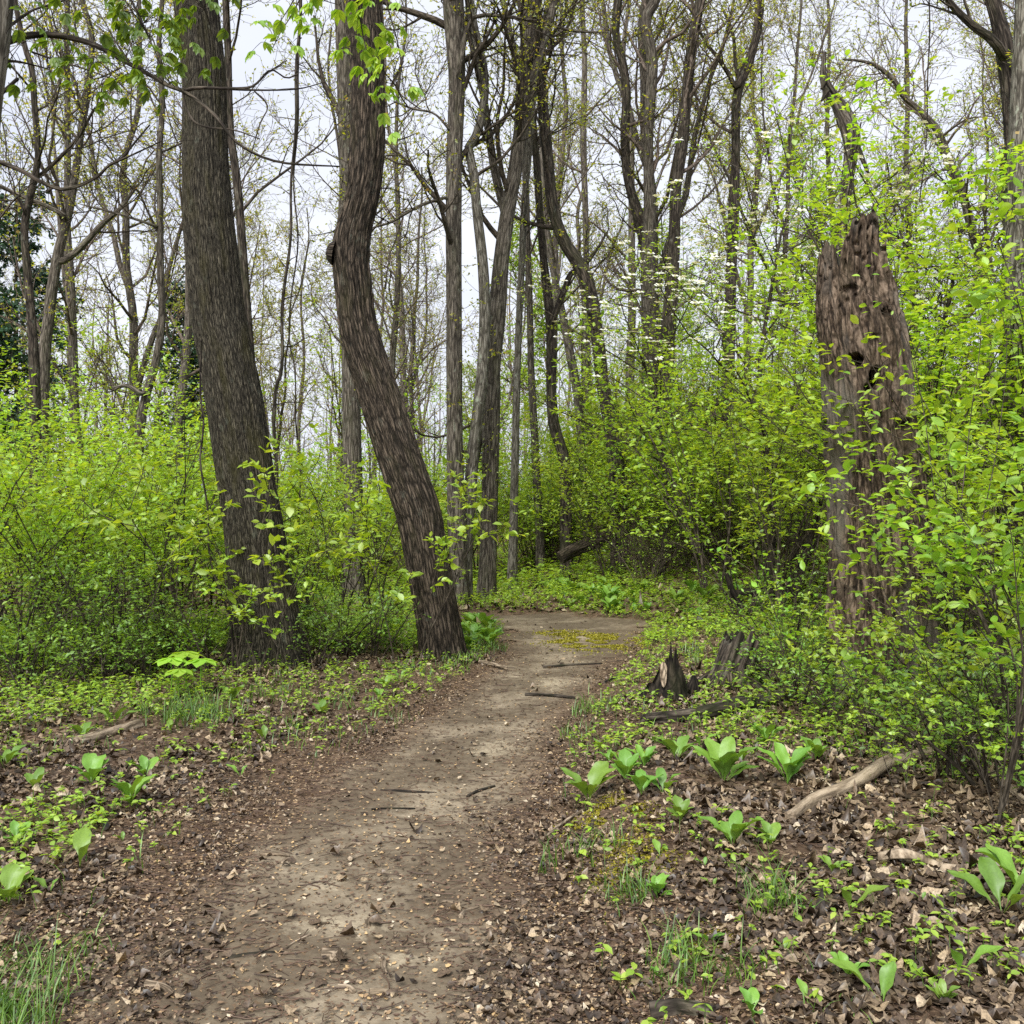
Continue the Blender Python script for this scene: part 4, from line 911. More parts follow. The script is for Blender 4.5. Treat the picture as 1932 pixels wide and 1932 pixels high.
for k, (kd, px, Y, sc) in enumerate([('c', 846, 20.5, .95), ('a', 900, 21.5, 1.1), ('b', 948, 20.4, 1.05), ('c', 1000, 21.8, .95), ('a', 1045, 20.6, 1.)]):
    put(kd, px, Y, sc, f'lime green shrub behind the trunks at the bend, {ORD[k]} from the left', 'lime shrubs behind the trunks at the bend')
# around and behind the snag
for k, (kd, px, Y, sc, lab) in enumerate([('d', 1480, 11.2, .95, 'tall arching shrub left of the rotten snag'), ('c', 1400, 12.6, .95, 'shrub behind the hollow stump'), ('d', 1550, 10.7, 1.05, 'tall shrub close behind the left side of the snag'),
        ('d', 1690, 10.6, 1.1, 'tall shrub directly behind the snag'), ('d', 1830, 9.7, 1.1, 'tall shrub behind the right side of the snag'), ('a', 1925, 8.2, 1.15, 'shrub right of the snag, second from the right edge'),
        ('d', 1960, 8.8, 1., 'tall shrub cut by the right edge'), ('b', 1880, 6.9, .8, 'shrub right of the snag foot'), ('b', 1960, 6.6, 1.15, 'shrub at the right edge below the big-leaved one'),
        ('h', 1480, 13.6, 1., 'layered understorey tree left of the snag top'), ('d', 1345, 14.2, 1.3, 'tall lime shrub behind the gap between the bend and the stumps'), ('d', 1450, 12.8, 1.3, 'tall lime shrub rising behind the dark root wood'), ('d', 1885, 10.4, 1.35, 'tall lime shrub behind the right-hand shrubs near the right edge'), ('h', 1745, 9.9, .95, 'understorey tree close behind the right side of the snag'), ('g', 1620, 12.8, 1.05, 'layered understorey tree behind the snag top'), ('h', 1800, 11.4, 1., 'layered understorey tree right of the snag top'),
        ('g', 1920, 10.6, 1., 'understorey tree at the upper right edge'), ('g', 1330, 17., .85, 'understorey tree in front of the close trunk pair'), ('h', 1200, 19., .9, 'understorey tree just right of the black bowed trunk'),
        ('g', 1130, 24, .9, 'understorey tree behind the black bowed trunk'), ('h', 1420, 18.0, .9, 'understorey tree below the Y-forked trunk'), ('g', 820, 24, .9, 'understorey tree behind the gap right of the crooked trunk'), ('h', 560, 24, .9, 'understorey tree seen through the gap between the big trunks'),
        ('g', 200, 20, .95, 'understorey tree above the left thicket'), ('h', 320, 24, 1.15, 'understorey tree above the thicket beside the wide trunk'), ('g', 120, 27, 1.3, 'taller understorey tree beyond the left thicket'), ('g', 700, 27, 1.2, 'understorey tree behind the crooked trunk'), ('h', 500, 30, 1.4, 'tall understorey tree far behind the hanging vines'), ('h', 960, 28, 1.1, 'understorey tree far beyond the bend'), ('g', 1260, 24, 1.1, 'understorey tree beside the close trunk pair'), ('h', 1520, 22, 1.3, 'tall understorey tree beyond the dogwood left of the snag'), ('g', 1730, 18, 1.3, 'tall understorey tree behind the dogwood right of the snag'), ('h', 60, 22, .9, 'understorey tree above the thicket near the left edge')]):
    put(kd, px, Y, sc, lab, None)
for k, (kd, px, Y, sc, lab) in enumerate([('e', 1470, 9.6, .9, 'low leafy shrub on the bank above the hollow stump'), ('f', 1535, 8.6, .8, 'small shrub touching the left side of the snag'), ('f', 1480, 8.2, .7, 'small leafy shrub between the hollow stump and the snag'),
        ('f', 1740, 7.1, .8, 'low shrub in front of the right side of the snag foot'), ('f', 1610, 6.8, .7, 'small leafy shrub in front of the snag foot'), ('f', 1850, 6.1, .9, 'low shrub right of the pale bare log'), ('f', 1780, 5.6, .9, 'small shrub at the upper end of the pale bare log'),
        ('f', 1900, 5.2, .9, 'small shrub near the right edge above the big broad leaves'), ('e', 1940, 5.6, 1., 'low shrub at the right edge behind the thin pale branch'), ('f', 1520, 7.3, .8, 'small shrub at the end of the blackened log')]):
    put(kd, px, Y, sc, lab, None)
for px, Y, sc, lab in [(1500, 7.6, .8, 'leafy sapling left of the snag foot'), (1555, 7.0, .8, 'sapling crossing the left edge of the snag foot'), (1640, 6.6, .75, 'sapling in front of the middle of the snag'), (1725, 6.3, .8, 'sapling in front of the right edge of the snag'),
        (1470, 8.9, .8, 'sapling over the hollow stump'), (1820, 5.4, 1.0, 'thin sapling beside the upper end of the pale log'), (1700, 5.0, .55, 'short sapling behind the pale log'), (1890, 4.7, .7, 'short sapling over the big broad leaves')]:
    put('s', px, Y, sc, lab, None)
for k, o in PS.items():
    if k not in used: raise RuntimeError('unused ' + k)

# --- flowering dogwood
def dogwood(px, Y, H, seed, label):
    g = np.random.default_rng(seed); base = on((px / FRAME - .5) * Y, Y); root = empty('dogwood_tree', base, label, 'tree')
    P = np.array([[0, 0, -.1], [.05, 0, H * .3], [-.1, .1, H * .6], [.05, 0, H * .85], [.2, .1, H]]); P = catmull(P, 16); Rr = np.linspace(.06, .015, 16)
    l1, r1 = grow(P[None], Rr[None], 20, 2.2, 7, .35, 1., (55, 85), .03, .10, .5, .3, .01, .3, g); l2, r2 = grow(l1, r1, 8, .8, 5, .2, 1., (30, 60), .02, .14, .6, .3, .005, .85, g)
    l3, r3 = grow(l2, r2, 5, .28, 3, .2, 1., (30, 60), .10, .14, .6, .3, .003, .8, g)
    mb = MB(); tubes(mb, P, Rr, 10, 0); mb.build('trunk', M['bark_dark'], root)
    mb = MB(); tubes(mb, l1, r1, 5, 0); tubes(mb, l2, r2, 4, 0); tubes(mb, l3, r3, 3, 0); mb.build('crown', M['bark_twig'], root)
    f = MB(); leafy(f, l3, 3, .055, g, LT6, 0, .8); f.build('foliage', M['leaf_spice2'], root)
    tips = l3[:, -1]; pick = (g.random(len(tips)) < .30) & (tips[:, 2] > H * .62); c = tips[pick] + [0, 0, .03]; fl = MB(); tl_ = g.normal(size=c.shape) * .3 + [0, -.45, 1.]
    for q in range(4):
        a = q * math.pi / 2 + g.random(len(c)) * .4; D = np.stack([np.cos(a), np.sin(a), .15 + 0 * a], -1)
        leaves(fl, c, D, tl_, .066, (LT6[0] * [1.9, 1, 1], LT6[1]), 0, None, g)
    fl.build('blossoms', M['petal'], root)
dogwood(1250, 16.5, 5.2, 61, 'flowering dogwood with white blossoms in front of the close trunk pair')
dogwood(1450, 13.6, 5.0, 62, 'flowering dogwood with white blossoms left of the rotten snag')
dogwood(1790, 12.2, 4.6, 63, 'flowering dogwood with white blossoms right of the snag top')

# --- arching thin tree right of the weathered broken trunk
def arch_tree():
    pts = [(1860, 560, 18), (1835, 440, 16), (1812, 350, 15), (1790, 300, 14), (1768, 245, 13), (1735, 210, 12), (1708, 185, 11), (1685, 150, 9), (1655, 125, 7), (1625, 115, 5), (1590, 112, 3)]
    P, Rr = trace(pts, 17.5, 50, 0); base = P[0].copy(); base[2] = float(ground_z(base[0], base[1])); g = np.random.default_rng(4)
    root = empty('arching_tree', base, 'thin grey tree arching over to the left, right of the splintered trunk', 'tree')
    mb = MB(); tubes(mb, P, Rr, 10, 0, .5, False, rough_bark(.005, 16, .2)); mb.build('trunk', M['bark_grey'], root, base)
    b = MB(); f = MB(); crown_on(P, Rr, g, 18, .45, 1.9, (7, 6), .045, 4, b, f, (40, 90), .05); b.build('crown', M['twig_far'], root, base); f.build('foliage', M['leaf_tree'], root, base)
arch_tree()

# --- hanging vines between the two big trunks
for off, lab, pts in [(0, 'dark twisted vine hanging straight down between the two big trunks', [(566, -40, 5), (563, 80, 5), (558, 200, 6), (552, 330, 5), (548, 420, 5), (540, 520, 6), (533, 610, 6), (528, 700, 7), (520, 780, 7)]),
                      (1, 'thinner vine beside the dark twisted one, swinging right at its foot', [(560, -40, 3), (566, 90, 3), (562, 200, 3), (556, 330, 3), (560, 450, 3), (552, 560, 3), (545, 650, 3), (560, 760, 3)]),
                      (2, 'loose thin vine hanging at the upper right before the dark knotted trunk', [(1752, -40, 3), (1754, 60, 3), (1750, 150, 3), (1748, 260, 2.5), (1735, 380, 2.5)]),
                      (3, 'crooked thin vine hanging along the left side of the wide trunk', [(380, 640, 4), (378, 740, 4), (384, 800, 4), (378, 870, 4), (392, 960, 4), (398, 1060, 4), (440, 1180, 5)])]:
    Y = [13.5, 13.6, 12.0, 9.55][off]; P, Rr = trace(pts, Y, 70, 0 if off in (2, 3) else 3, 1., off != 2)
    if off != 2: P = P[::1]
    g = np.random.default_rng(off); P = P + np.column_stack([np.sin(np.linspace(0, 40, 70)) * .015, np.cos(np.linspace(0, 37, 70)) * .015, np.zeros(70)])
    if off in (0, 1):   # pts were listed top down: rooted at the last point
        P, Rr = trace(pts[::-1], Y, 70, 3, 1., True); P = P + np.column_stack([np.sin(np.linspace(0, 46, 70)) * .02, np.cos(np.linspace(0, 37, 70)) * .02, np.zeros(70)])
    if off in (2, 3):
        C = catmull(np.array([np.r_[ray(a_, b_, Y), c_ / FRAME * Y / 2] for a_, b_, c_ in pts]), 70); P, Rr = C[:, :3], C[:, 3]
        if off == 3: P[-1, 2] = float(ground_z(P[-1, 0], P[-1, 1]))
    base = P[0].copy(); mb = MB(); tubes(mb, P, Rr, 6, 0)
    l, r = grow(P[None], Rr[None], 26, .5, 4, 0, 1, (30, 80), 0, .25, .5, .2, .003, 0, g); tubes(mb, l, r, 3, 0)
    o = mb.build('vine', M['bark_dark'], None, base); tag(o, lab, 'vine')

# ================================================================== OVERHEAD LEAFY LIMBS (near)
def palm_leaf(mb, C, T, size, g, mat=0):
    """a hand of five leaflets at each C"""
    n = len(C); base = T.copy(); base[:, 2] -= .25; base = norm(base)
    side = norm(np.cross(base, np.array([0, 0, 1.]) + g.normal(size=C.shape) * .25)); up = np.cross(side, base)
    for q, (a, s) in enumerate([(-75, .62), (-38, .88), (0, 1.), (38, .88), (75, .62)]):
        D = base * math.cos(R(a)) + side * math.sin(R(a)) - np.array([0, 0, .55]); V = (LTF[0] * [.86, 1, 1.4], LTF[1])
        leaves(mb, C, D, up + g.normal(size=C.shape) * .15, size * s * (.85 + .3 * g.random(n)), V, mat, None, g)
def overhead():
    g = np.random.default_rng(9); Y = 5.0
    base = on(-3.3, 5.2)
    root = empty('buckeye_tree', base, 'slim tree at the left edge whose limb with hand-shaped leaves arches over the view', 'tree')
    TP = np.array([base - [0, 0, .1], base + [.25, -.1, 1.2], ray(-40, 560, Y) , ray(-22, 250, Y), ray(2, 60, Y), ray(14, -90, Y), ray(10, -260, Y)])
    C = catmull(np.column_stack([TP, [.07, .06, .055, .05, .045, .04, .03]]), 60); mb = MB(); tubes(mb, C[:, :3], C[:, 3], 18, 0, .5, False, rough_bark(.003, 24, .2))
    mb.build('trunk', M['bark_lichen'], root, base)
    limbs = [([(4, 82), (50, 68), (100, 66), (160, 78), (200, 95), (240, 118), (280, 140), (315, 160), (345, 172), (380, 195), (412, 225), (440, 262), (480, 290), (540, 308), (640, 314)], .017, .0035),
             ([(345, 172), (375, 166), (430, 167), (470, 165), (487, 155), (500, 140), (515, 132), (540, 147), (562, 140)], .008, .003), ([(345, 172), (350, 200), (365, 228), (392, 240), (440, 245), (490, 262)], .006, .002),
             ([(430, 168), (480, 170), (560, 168), (612, 155)], .005, .002), ([(2, 116), (30, 116), (60, 122), (90, 130)], .007, .003), ([(60, 98), (110, 115), (160, 130), (210, 148), (240, 154)], .005, .002),
             ([(235, -20), (262, 30), (285, 80), (305, 125)], .006, .002), ([(4, 60), (60, 20), (110, 5), (160, -20)], .008, .003), ([(330, -60), (360, -10), (385, 18)], .006, .002), ([(480, 172), (505, 200), (490, 235), (470, 300), (452, 318)], .004, .002)]
    mb = MB(); ends = []
    for p, r0, r1 in limbs:
        Q = catmull(np.array([ray(a, b, Y + .25 * math.sin(a * .01)) for a, b in p]), max(10, len(p) * 3)); tubes(mb, Q, np.linspace(r0, r1, len(Q)), 8, 0, .5, False, rough_bark(.0012, 60, .3)); ends.append(Q)
    # leaf hands, measured clusters
    spots = [(40, 20), (60, 55), (95, 20), (120, 50), (20, 130), (95, 105), (60, 150), (120, 120), (150, 140), (180, 130), (200, 150), (225, 165), (250, 150), (170, 170), (190, 185), (300, 175), (260, 190), (330, 150),
             (215, 20), (240, 45), (270, 30), (300, 15), (250, 75), (280, 60), (300, 85), (330, 60), (262, 110), (290, 120), (320, 110), (345, 95), (340, 130), (355, 145), (310, 40), (200, 5), (350, 40),
             (380, 5), (400, 20), (420, 8), (370, 25), (345, 10), (245, 15), (275, 95), (225, 115), (140, 115), (210, 125)]
    pts = np.array([ray(a, b - 12, Y + .5 * (g.random() - .5)) for a, b in spots]); pts = np.repeat(pts, 3, 0) + g.normal(size=(len(pts) * 3, 3)) * .06
    # petioles from the nearest limb point
    allp = np.vstack(ends); T = []
    for c in pts:
        n_ = allp[np.argmin(np.linalg.norm(allp - c, axis=1))]; m_ = (n_ + c) / 2 + [0, 0, .05]; q = catmull(np.array([n_, m_, c]), 6); tubes(mb, q, np.linspace(.0022, .0012, 6), 3, 0); T.append(norm(g.normal(size=3) * [1, .6, .25] + (c - n_) * 1.))
    mb.build('crown', M['bark_dark'], root, base)
    f = MB(); palm_leaf(f, pts, np.array(T), .068, g); f.build('foliage', M['leaf_buckeye'], root, base)
    # second sprays hanging before the crooked trunk: a slim tree's limb coming in from above
    base2 = on(-.95, 4.2)
    Y = 5.3; base2 = on(-4.2, 4.9); root = empty('buckeye_tree', base2, 'slim tree outside the left edge with leafy sprays hanging before the crooked trunk top', 'tree')
    C = catmull(np.column_stack([np.array([base2 - [0, 0, .1], base2 + [.3, 0, 2.5], base2 + [.9, .2, 4.2], ray(150, -260, Y), ray(420, -190, Y), ray(640, -120, Y), ray(760, -60, Y)]), [.08, .07, .05, .03, .02, .014, .006]]), 60)
    mb = MB(); tubes(mb, C[:, :3], C[:, 3], 12, 0, .5, False, rough_bark(.003, 24, .2)); mb.build('trunk', M['bark_lichen'], root, base2)
    mb = MB(); spots = [(515, 40), (540, 55), (560, 45), (500, 90), (525, 100), (575, 60), (590, 20), (560, 20), (620, 10), (640, 30), (660, 20), (680, 30), (700, 15), (655, 60), (675, 70), (700, 60), (720, 70), (705, 100), (690, 125), (722, 115), (735, 40), (745, 75), (670, 130), (700, 165), (725, 160), (718, 190), (738, 195), (760, 160), (755, 110), (768, 205), (640, 5), (610, 40)]
    chains = [[(600, -90), (560, 10), (530, 60), (515, 90)], [(650, -90), (672, 0), (690, 90), (712, 170), (735, 200)], [(700, -90), (730, 10), (752, 90), (764, 190)], [(560, -90), (600, -10), (640, 10)]]
    allp = []
    for p in chains: Q = catmull(np.array([ray(a, b, Y) for a, b in p]), 16); tubes(mb, Q, np.linspace(.005, .002, 16), 5, 0); allp.append(Q)
    allp = np.vstack(allp); pts = np.array([ray(a, b - 12, Y + .4 * (g.random() - .5)) for a, b in spots]); pts = np.repeat(pts, 2, 0) + g.normal(size=(len(pts) * 2, 3)) * .05; T = []
    for c in pts:
        n_ = allp[np.argmin(np.linalg.norm(allp - c, axis=1))]; q = catmull(np.array([n_, (n_ + c) / 2 + [0, 0, .04], c]), 6); tubes(mb, q, np.linspace(.002, .0012, 6), 3, 0); T.append(norm(g.normal(size=3) * [1, .6, .3] + (c - n_)))
    mb.build('crown', M['bark_dark'], root, base2); f = MB(); palm_leaf(f, pts, np.array(T), .078, g); f.build('foliage', M['leaf_near'], root, base2)
    # dark bare limb sweeping in from the left edge, and a broken stub above it
    base3 = on(-5.6, 6.9); root = empty('left_edge_tree', base3, 'tree beyond the left edge with a dark bare limb sweeping into view', 'tree'); Y = 7
    C = catmull(np.column_stack([np.array([base3 - [0, 0, .1], base3 + [.1, 0, 2], base3 + [.4, 0, 3.5], base3 + [.5, 0, 6.5], base3 + [.9, 0, 10]]), [.2, .17, .15, .12, .04]]), 40)
    mb = MB(); tubes(mb, C[:, :3], C[:, 3], 18, 0, .5, False, rough_bark(.01, 14, .15)); mb.build('trunk', M['bark_dark'], root, base3)
    mb = MB()
    for p, r0, r1 in [([(-300, 260), (-150, 262), (-60, 285), (0, 306), (40, 322), (75, 342), (100, 353), (120, 357), (150, 350), (185, 332), (205, 312), (230, 298), (255, 268), (282, 236)], .026, .005), ([(100, 353), (90, 362)], .01, .006), ([(205, 312), (250, 292), (305, 266)], .008, .003), ([(-300, 190), (-120, 240), (-20, 195), (10, 170), (34, 148)], .02, .012),
                      ([(0, 412), (20, 385), (60, 345)], .006, .004), ([(185, 332), (230, 330), (250, 326)], .004, .002)]:
        Q = catmull(np.array([ray(a, b, Y) for a, b in p]), max(8, len(p) * 4)); tubes(mb, Q, np.linspace(r0, r1, len(Q)), 9, 0, .5, True, rough_bark(.002, 40, .3))
        l, r = grow(Q[None], np.linspace(r0, r1, len(Q))[None], 4, .45, 5, .4, 1, (30, 60), .02, .2, .4, .2, .002, 0, g); tubes(mb, l, r, 3, 0)
    mb.build('crown', M['bark_dark'], root, base3)
overhead()

# --- near spicebush at right: large crisp leaves
def near_bush(name, label, base, chains, leaf, g, twl=.22, mat='leaf_near', per=4, nb=6, Yl=0):
    root = empty(name, base, label, 'shrub'); b = MB(); f = MB()
    for p, Y0, Y1, r0 in chains:
        Q = np.array([base - [0, 0, .05]] + [ray(a, c, Y0 + (Y1 - Y0) * k / (len(p) - 1)) for k, (a, c) in enumerate(p)]); Q = catmull(Q, 24); Rr = np.linspace(r0 * .75, .0016, 24)
        tubes(b, Q, Rr, 7, 0)
        l1, r1 = grow(Q[None], Rr[None], nb, twl * 1.4, 5, .45, 1., (30, 60), .02, .12, .7, .3, .0016, .6, g); l2, r2 = grow(l1, r1, 3, twl * .6, 4, .3, 1, (30, 55), .02, .12, .7, .2, .0012, .6, g)
        tubes(b, l1, r1, 4, 0); tubes(b, l2, r2, 3, 0); leafy(f, l2, per, leaf, g, LTF, 0, .6, .05); leafy(f, l1, per + 1, leaf, g, LTF, 0, .6, .05)
    b.build('stems', M['bark_twig'], root, base); f.build('foliage', M[mat], root, base)
g = np.random.default_rng(31)
near_bush('spicebush', 'near shrub with large crisp yellow-green leaves reaching across the snag from the right edge', gp(1880, 1560),
  [([(1920, 1300), (1860, 1120), (1760, 1010), (1640, 960), (1520, 935)], 4.6, 5.0, .009), ([(1930, 1250), (1880, 1080), (1800, 960), (1720, 900), (1685, 880)], 4.6, 4.9, .008), ([(1960, 1200), (1950, 1000), (1900, 900), (1850, 860)], 4.5, 4.5, .008),
   ([(1900, 1300), (1820, 1150), (1740, 1090), (1660, 1050)], 4.7, 4.9, .007), ([(1990, 1100), (1970, 800), (1900, 500), (1830, 380)], 4.4, 4.2, .008), ([(1980, 1050), (1960, 700), (1930, 450), (1900, 380)], 4.4, 4.5, .008), ([(1940, 1280), (1900, 1130), (1850, 1040), (1800, 1000)], 4.6, 4.7, .007),
   ([(1930, 1300), (1920, 1150), (1910, 1020), (1890, 940)], 4.4, 4.3, .007)], .062, g)
near_bush('spicebush', 'shrub whose thin sprays cross the woodpecker holes of the snag', gp(1800, 1330),
  [([(1830, 1150), (1800, 900), (1720, 720), (1640, 690), (1580, 670)], 6.6, 6.9, .009), ([(1780, 1100), (1740, 760), (1690, 590), (1640, 555), (1570, 500)], 6.6, 6.9, .009), ([(1830, 1150), (1800, 950), (1720, 840), (1640, 810), (1570, 800)], 6.6, 6.8, .008),
   ([(1800, 1100), (1830, 800), (1850, 600), (1800, 480)], 6.6, 6.6, .009), ([(1830, 1100), (1880, 850), (1900, 650), (1880, 560)], 6.5, 6.4, .009), ([(1700, 1250), (1650, 1150), (1590, 1100), (1500, 1060)], 6.6, 6.6, .008)], .058, g, .16, 'leaf_near', 1, 4)
near_bush('low_shrub', 'low shrub with crisp leaves in front of the snag foot', gp(1640, 1400),
  [([(1630, 1340), (1600, 1270), (1560, 1230)], 6.1, 6.1, .005), ([(1660, 1330), (1690, 1260), (1730, 1230)], 6.1, 6.0, .005), ([(1640, 1330), (1650, 1260), (1640, 1200)], 6.1, 6.0, .005), ([(1640, 1350), (1720, 1310), (1790, 1290)], 6.0, 5.8, .005)], .055, g, .14, 'leaf_near', 2, 4)
near_bush('low_shrub', 'leafy low shrub spreading over the hollow stump', gp(1510, 1330),
  [([(1490, 1250), (1450, 1200), (1400, 1180)], 7.2, 7.2, .006), ([(1480, 1230), (1440, 1150), (1410, 1100)], 7.3, 7.4, .006), ([(1510, 1240), (1530, 1160), (1560, 1120)], 7.2, 7.2, .006), ([(1470, 1180), (1430, 1090), (1360, 1040)], 7.4, 7.6, .006)], .055, g, .16, 'leaf_near', 1, 4)

# ================================================================== GROUND PLANTS
def broad_plant(seed, n, Lf, W, up=(50, 80), notch=0):
    g = np.random.default_rng(seed); mb = MB(); a0 = g.random() * 6.28
    for q in range(n):
        az = a0 + q * 2.4 + g.normal() * .3; el = R(up[0] + (up[1] - up[0]) * g.random()); Lq = Lf * (.7 + .45 * g.random()); Wq = W * (.8 + .4 * g.random()) * Lq / Lf
        K = 13; J = 7; t = np.linspace(0, 1, K); p = np.zeros(2); pts = []; e = el
        for k in range(K):
            pts.append((p[0], p[1], e)); e -= R(52) / K * (.4 + 1.4 * t[k]); p = p + np.array([math.cos(e), math.sin(e)]) * Lq / (K - 1)
        wd = Wq * np.interp(t, [0, .12, .22, .35, .5, .65, .8, .92, 1], [.045, .045, .07, .38, .85, 1., .86, .48, .02])
        V = []; dr = np.array([math.cos(az), math.sin(az), 0]); sd_ = np.array([-math.sin(az), math.cos(az), 0])
        for k in range(K):
            r_, z_, e_ = pts[k]; nv = np.array([-math.sin(e_) * dr[0], -math.sin(e_) * dr[1], math.cos(e_)])
            for s in np.linspace(-1, 1, J):
                und = .16 * Wq * math.sin(k * 1.3 + s * 3 + q) * abs(s)
                V.append(dr * r_ + np.array([0, 0, z_]) + sd_ * s * wd[k] + nv * (abs(s) * wd[k] * .24 + und * (t[k] > .25) + .01 * (1 - abs(s) > .9) * (t[k] > .3) * Wq * -2))
        F = [(k * J + j, k * J + j + 1, (k + 1) * J + j + 1, (k + 1) * J + j) for k in range(K - 1) for j in range(J - 1)]
        mb.add(V, F, .25 + .6 * g.random())
    return mb
BP = [broad_plant(1, 7, .20, .036, (55, 82)).build('broad_leaved_plant', M['leaf_broad']), broad_plant(2, 10, .24, .042, (45, 85)).build('broad_leaved_plant', M['leaf_broad']),
      broad_plant(3, 4, .18, .036, (45, 80)).build('broad_leaved_plant', M['leaf_broad']), broad_plant(4, 2, .20, .034, (55, 85)).build('broad_leaved_plant', M['leaf_broad'])]
PL = [ # px, py, height px, proto, label
 (172, 1481, 50, 0, 'two-tone broad-leaved plant left of the trio in the left litter'), (275, 1470, 45, 2, 'broad-leaved plant at the right of the trio in the left litter'), (245, 1520, 55, 1, 'fullest broad-leaved plant, lowest of the trio in the left litter'),
 (307, 1545, 22, 3, 'tiny pair of leaves right of the trio in the left litter'), (150, 1646, 78, 3, 'lone large plant with two big leaves spread in a V at lower left'), (30, 1595, 45, 2, 'broad-leaved plant at the left edge above the lone large plant'),
 (15, 1712, 60, 0, 'broad-leaved plant cut by the left edge at lower left'), (95, 1690, 38, 3, 'low broad-leaved plant just right of the one cut by the left edge'), (65, 1495, 44, 2, 'dark broad-leaved plant near the left edge'), (8, 1450, 44, 0, 'broad-leaved plant at the left edge beside the vine-like low plants'),
 (215, 1370, 45, 2, 'broad-leaved plant above the mossy rotten log'), (155, 1395, 32, 0, 'spreading broad-leaved plant at the left end of the mossy rotten log'), (440, 1325, 32, 0, 'broad-leaved plant in front of the wide trunk foot'), (500, 1400, 40, 3, 'broad-leaved plant halfway between the wide trunk and the path'),
 (435, 1413, 18, 3, 'very small broad-leaved plant in the litter left of the path'), (455, 1470, 32, 3, 'small upright broad-leaved plant nearest the left path edge'), (607, 1350, 30, 2, 'broad-leaved plant at the grassy left path edge'),
 (715, 1320, 22, 2, 'lowest of the three broad-leaved plants left of the crooked trunk foot'), (727, 1300, 24, 0, 'middle one of the three broad-leaved plants left of the crooked trunk foot'), (755, 1288, 26, 2, 'highest of the three broad-leaved plants left of the crooked trunk foot'),
 (320, 1385, 28, 3, 'small yellowish broad-leaved plant below the umbrella-leaved plants'), (232, 1590, 26, 3, 'tiny pale plant above right of the lone large one'),
 (1276, 1438, 50, 0, 'dark broad-leaved plant below the blackened log'), (1366, 1480, 75, 1, 'largest leafy rosette on the right bank'), (1486, 1480, 65, 1, 'pale-backed rosette right of the largest one'), (1446, 1408, 42, 1, 'rosette behind the two big ones on the right bank'),
 (1181, 1475, 52, 1, 'rosette second from the path on the right bank'), (1111, 1515, 66, 0, 'rosette nearest the path on the right bank'), (1251, 1500, 48, 2, 'upright pale plant between the near rosettes and the largest one'), (1383, 1600, 62, 0, 'lone rosette in the middle of the right bank litter'),
 (1603, 1728, 74, 3, 'single upright rounded leaf right of the tall grass clump'), (1531, 1733, 26, 3, 'small round leaf left of the single upright leaf'), (1891, 1733, 100, 2, 'big broad-leaved plant near the right edge at lower right'), (1930, 1700, 90, 0, 'big broad-leaved plant cut by the right edge'),
 (1811, 1843, 80, 3, 'upright oval-leaved plant near the lower right corner'), (1666, 1908, 105, 3, 'plant with two long leaves at the bottom right'), (1526, 1903, 42, 3, 'small yellow-green plant left of the two long leaves'), (1421, 1925, 50, 2, 'small plant at the bottom edge right of the path'),
 (1336, 1790, 34, 2, 'small bright plant in the litter right of the lower path'), (1346, 1680, 26, 3, 'tiny leaf pair left of the tall grass clump'), (1246, 1622, 34, 3, 'small plant beside the mossy bank'), (1706, 1645, 16, 3, 'single flat leaf left of the curled piece of bark'),
 (1828, 1645, 26, 3, 'small single leaf right of the curled piece of bark'), (1741, 1705, 26, 3, 'small leaf below the curved pale twig')]
for k, (px, py, hp, pr, lab) in enumerate(PL):
    p = gp(px, py); H = hp / FRAME * p[1]; src = BP[pr]; o = src.copy(); COL.objects.link(o); ref = [.16, .19, .15, .17][pr]
    o.location = [float(v) for v in p]; s = H / ref; o.scale = (s, s, s); o.rotation_euler = (0, 0, rng.random() * 6.28 if pr < 2 else [0, 2.4, 4.2, 1.1][k % 4]); tag(o, lab, 'plant', 'broad-leaved plants on the ground')
for q in range(150):
    px = 1020 + 470 * rng.random(); py = 1105 + 190 * rng.random()
    if path_d(*gp(px, py)[:2]) > -.15 or (px > 1195 and py > 1195) or (px > 1320 and py > 1170): continue
    p = gp(px, py); o = BP[q % 3].copy(); COL.objects.link(o); o.location = [float(v) for v in p]; s = .7 + .6 * rng.random(); o.scale = (s,) * 3; o.rotation_euler = (0, 0, rng.random() * 6.28)
    tag(o, 'bright broad-leaved plant in the lush green patch between the bend and the stumps', 'plant', 'broad-leaved plants in the lush patch by the bend')
for k, (px, py) in enumerate([(1150, 1440), (1215, 1450), (1235, 1405), (1320, 1415), (1400, 1440), (1540, 1440), (1170, 1395), (1140, 1345), (1210, 1500), (1285, 1555), (1455, 1600), (1330, 1640), (1570, 1650), (1240, 1700), (1480, 1800), (1720, 1780), (1600, 1850), (1780, 1900), (1240, 1850), (1130, 1420)]):
    p = gp(px, py); o = BP[k % 4].copy(); COL.objects.link(o); o.location = [float(v) for v in p]; s_ = (.42 + .35 * rng.random()) * (.55 if py > 1600 else 1); o.scale = (s_,) * 3; o.rotation_euler = (0, 0, rng.random() * 6.28)
    tag(o, 'small young broad-leaved plant among the dead leaves of the right bank', 'plant', 'small young broad-leaved plants on the right bank')
for q in range(22):
    px = 872 + 80 * rng.random(); py = 1165 + 65 * rng.random(); p = gp(px, py)
    if path_d(p[0], p[1]) > -.02: continue
    o = BP[q % 3].copy(); COL.objects.link(o); o.location = [float(v) for v in p]; s = .75 + .5 * rng.random(); o.scale = (s,) * 3; o.rotation_euler = (0, 0, rng.random() * 6.28)
    tag(o, 'bright broad-leaved plant in the grass right of the crooked trunk foot', 'plant', 'broad-leaved plants beside the crooked trunk')
for b_ in BP: bpy.data.objects.remove(b_)

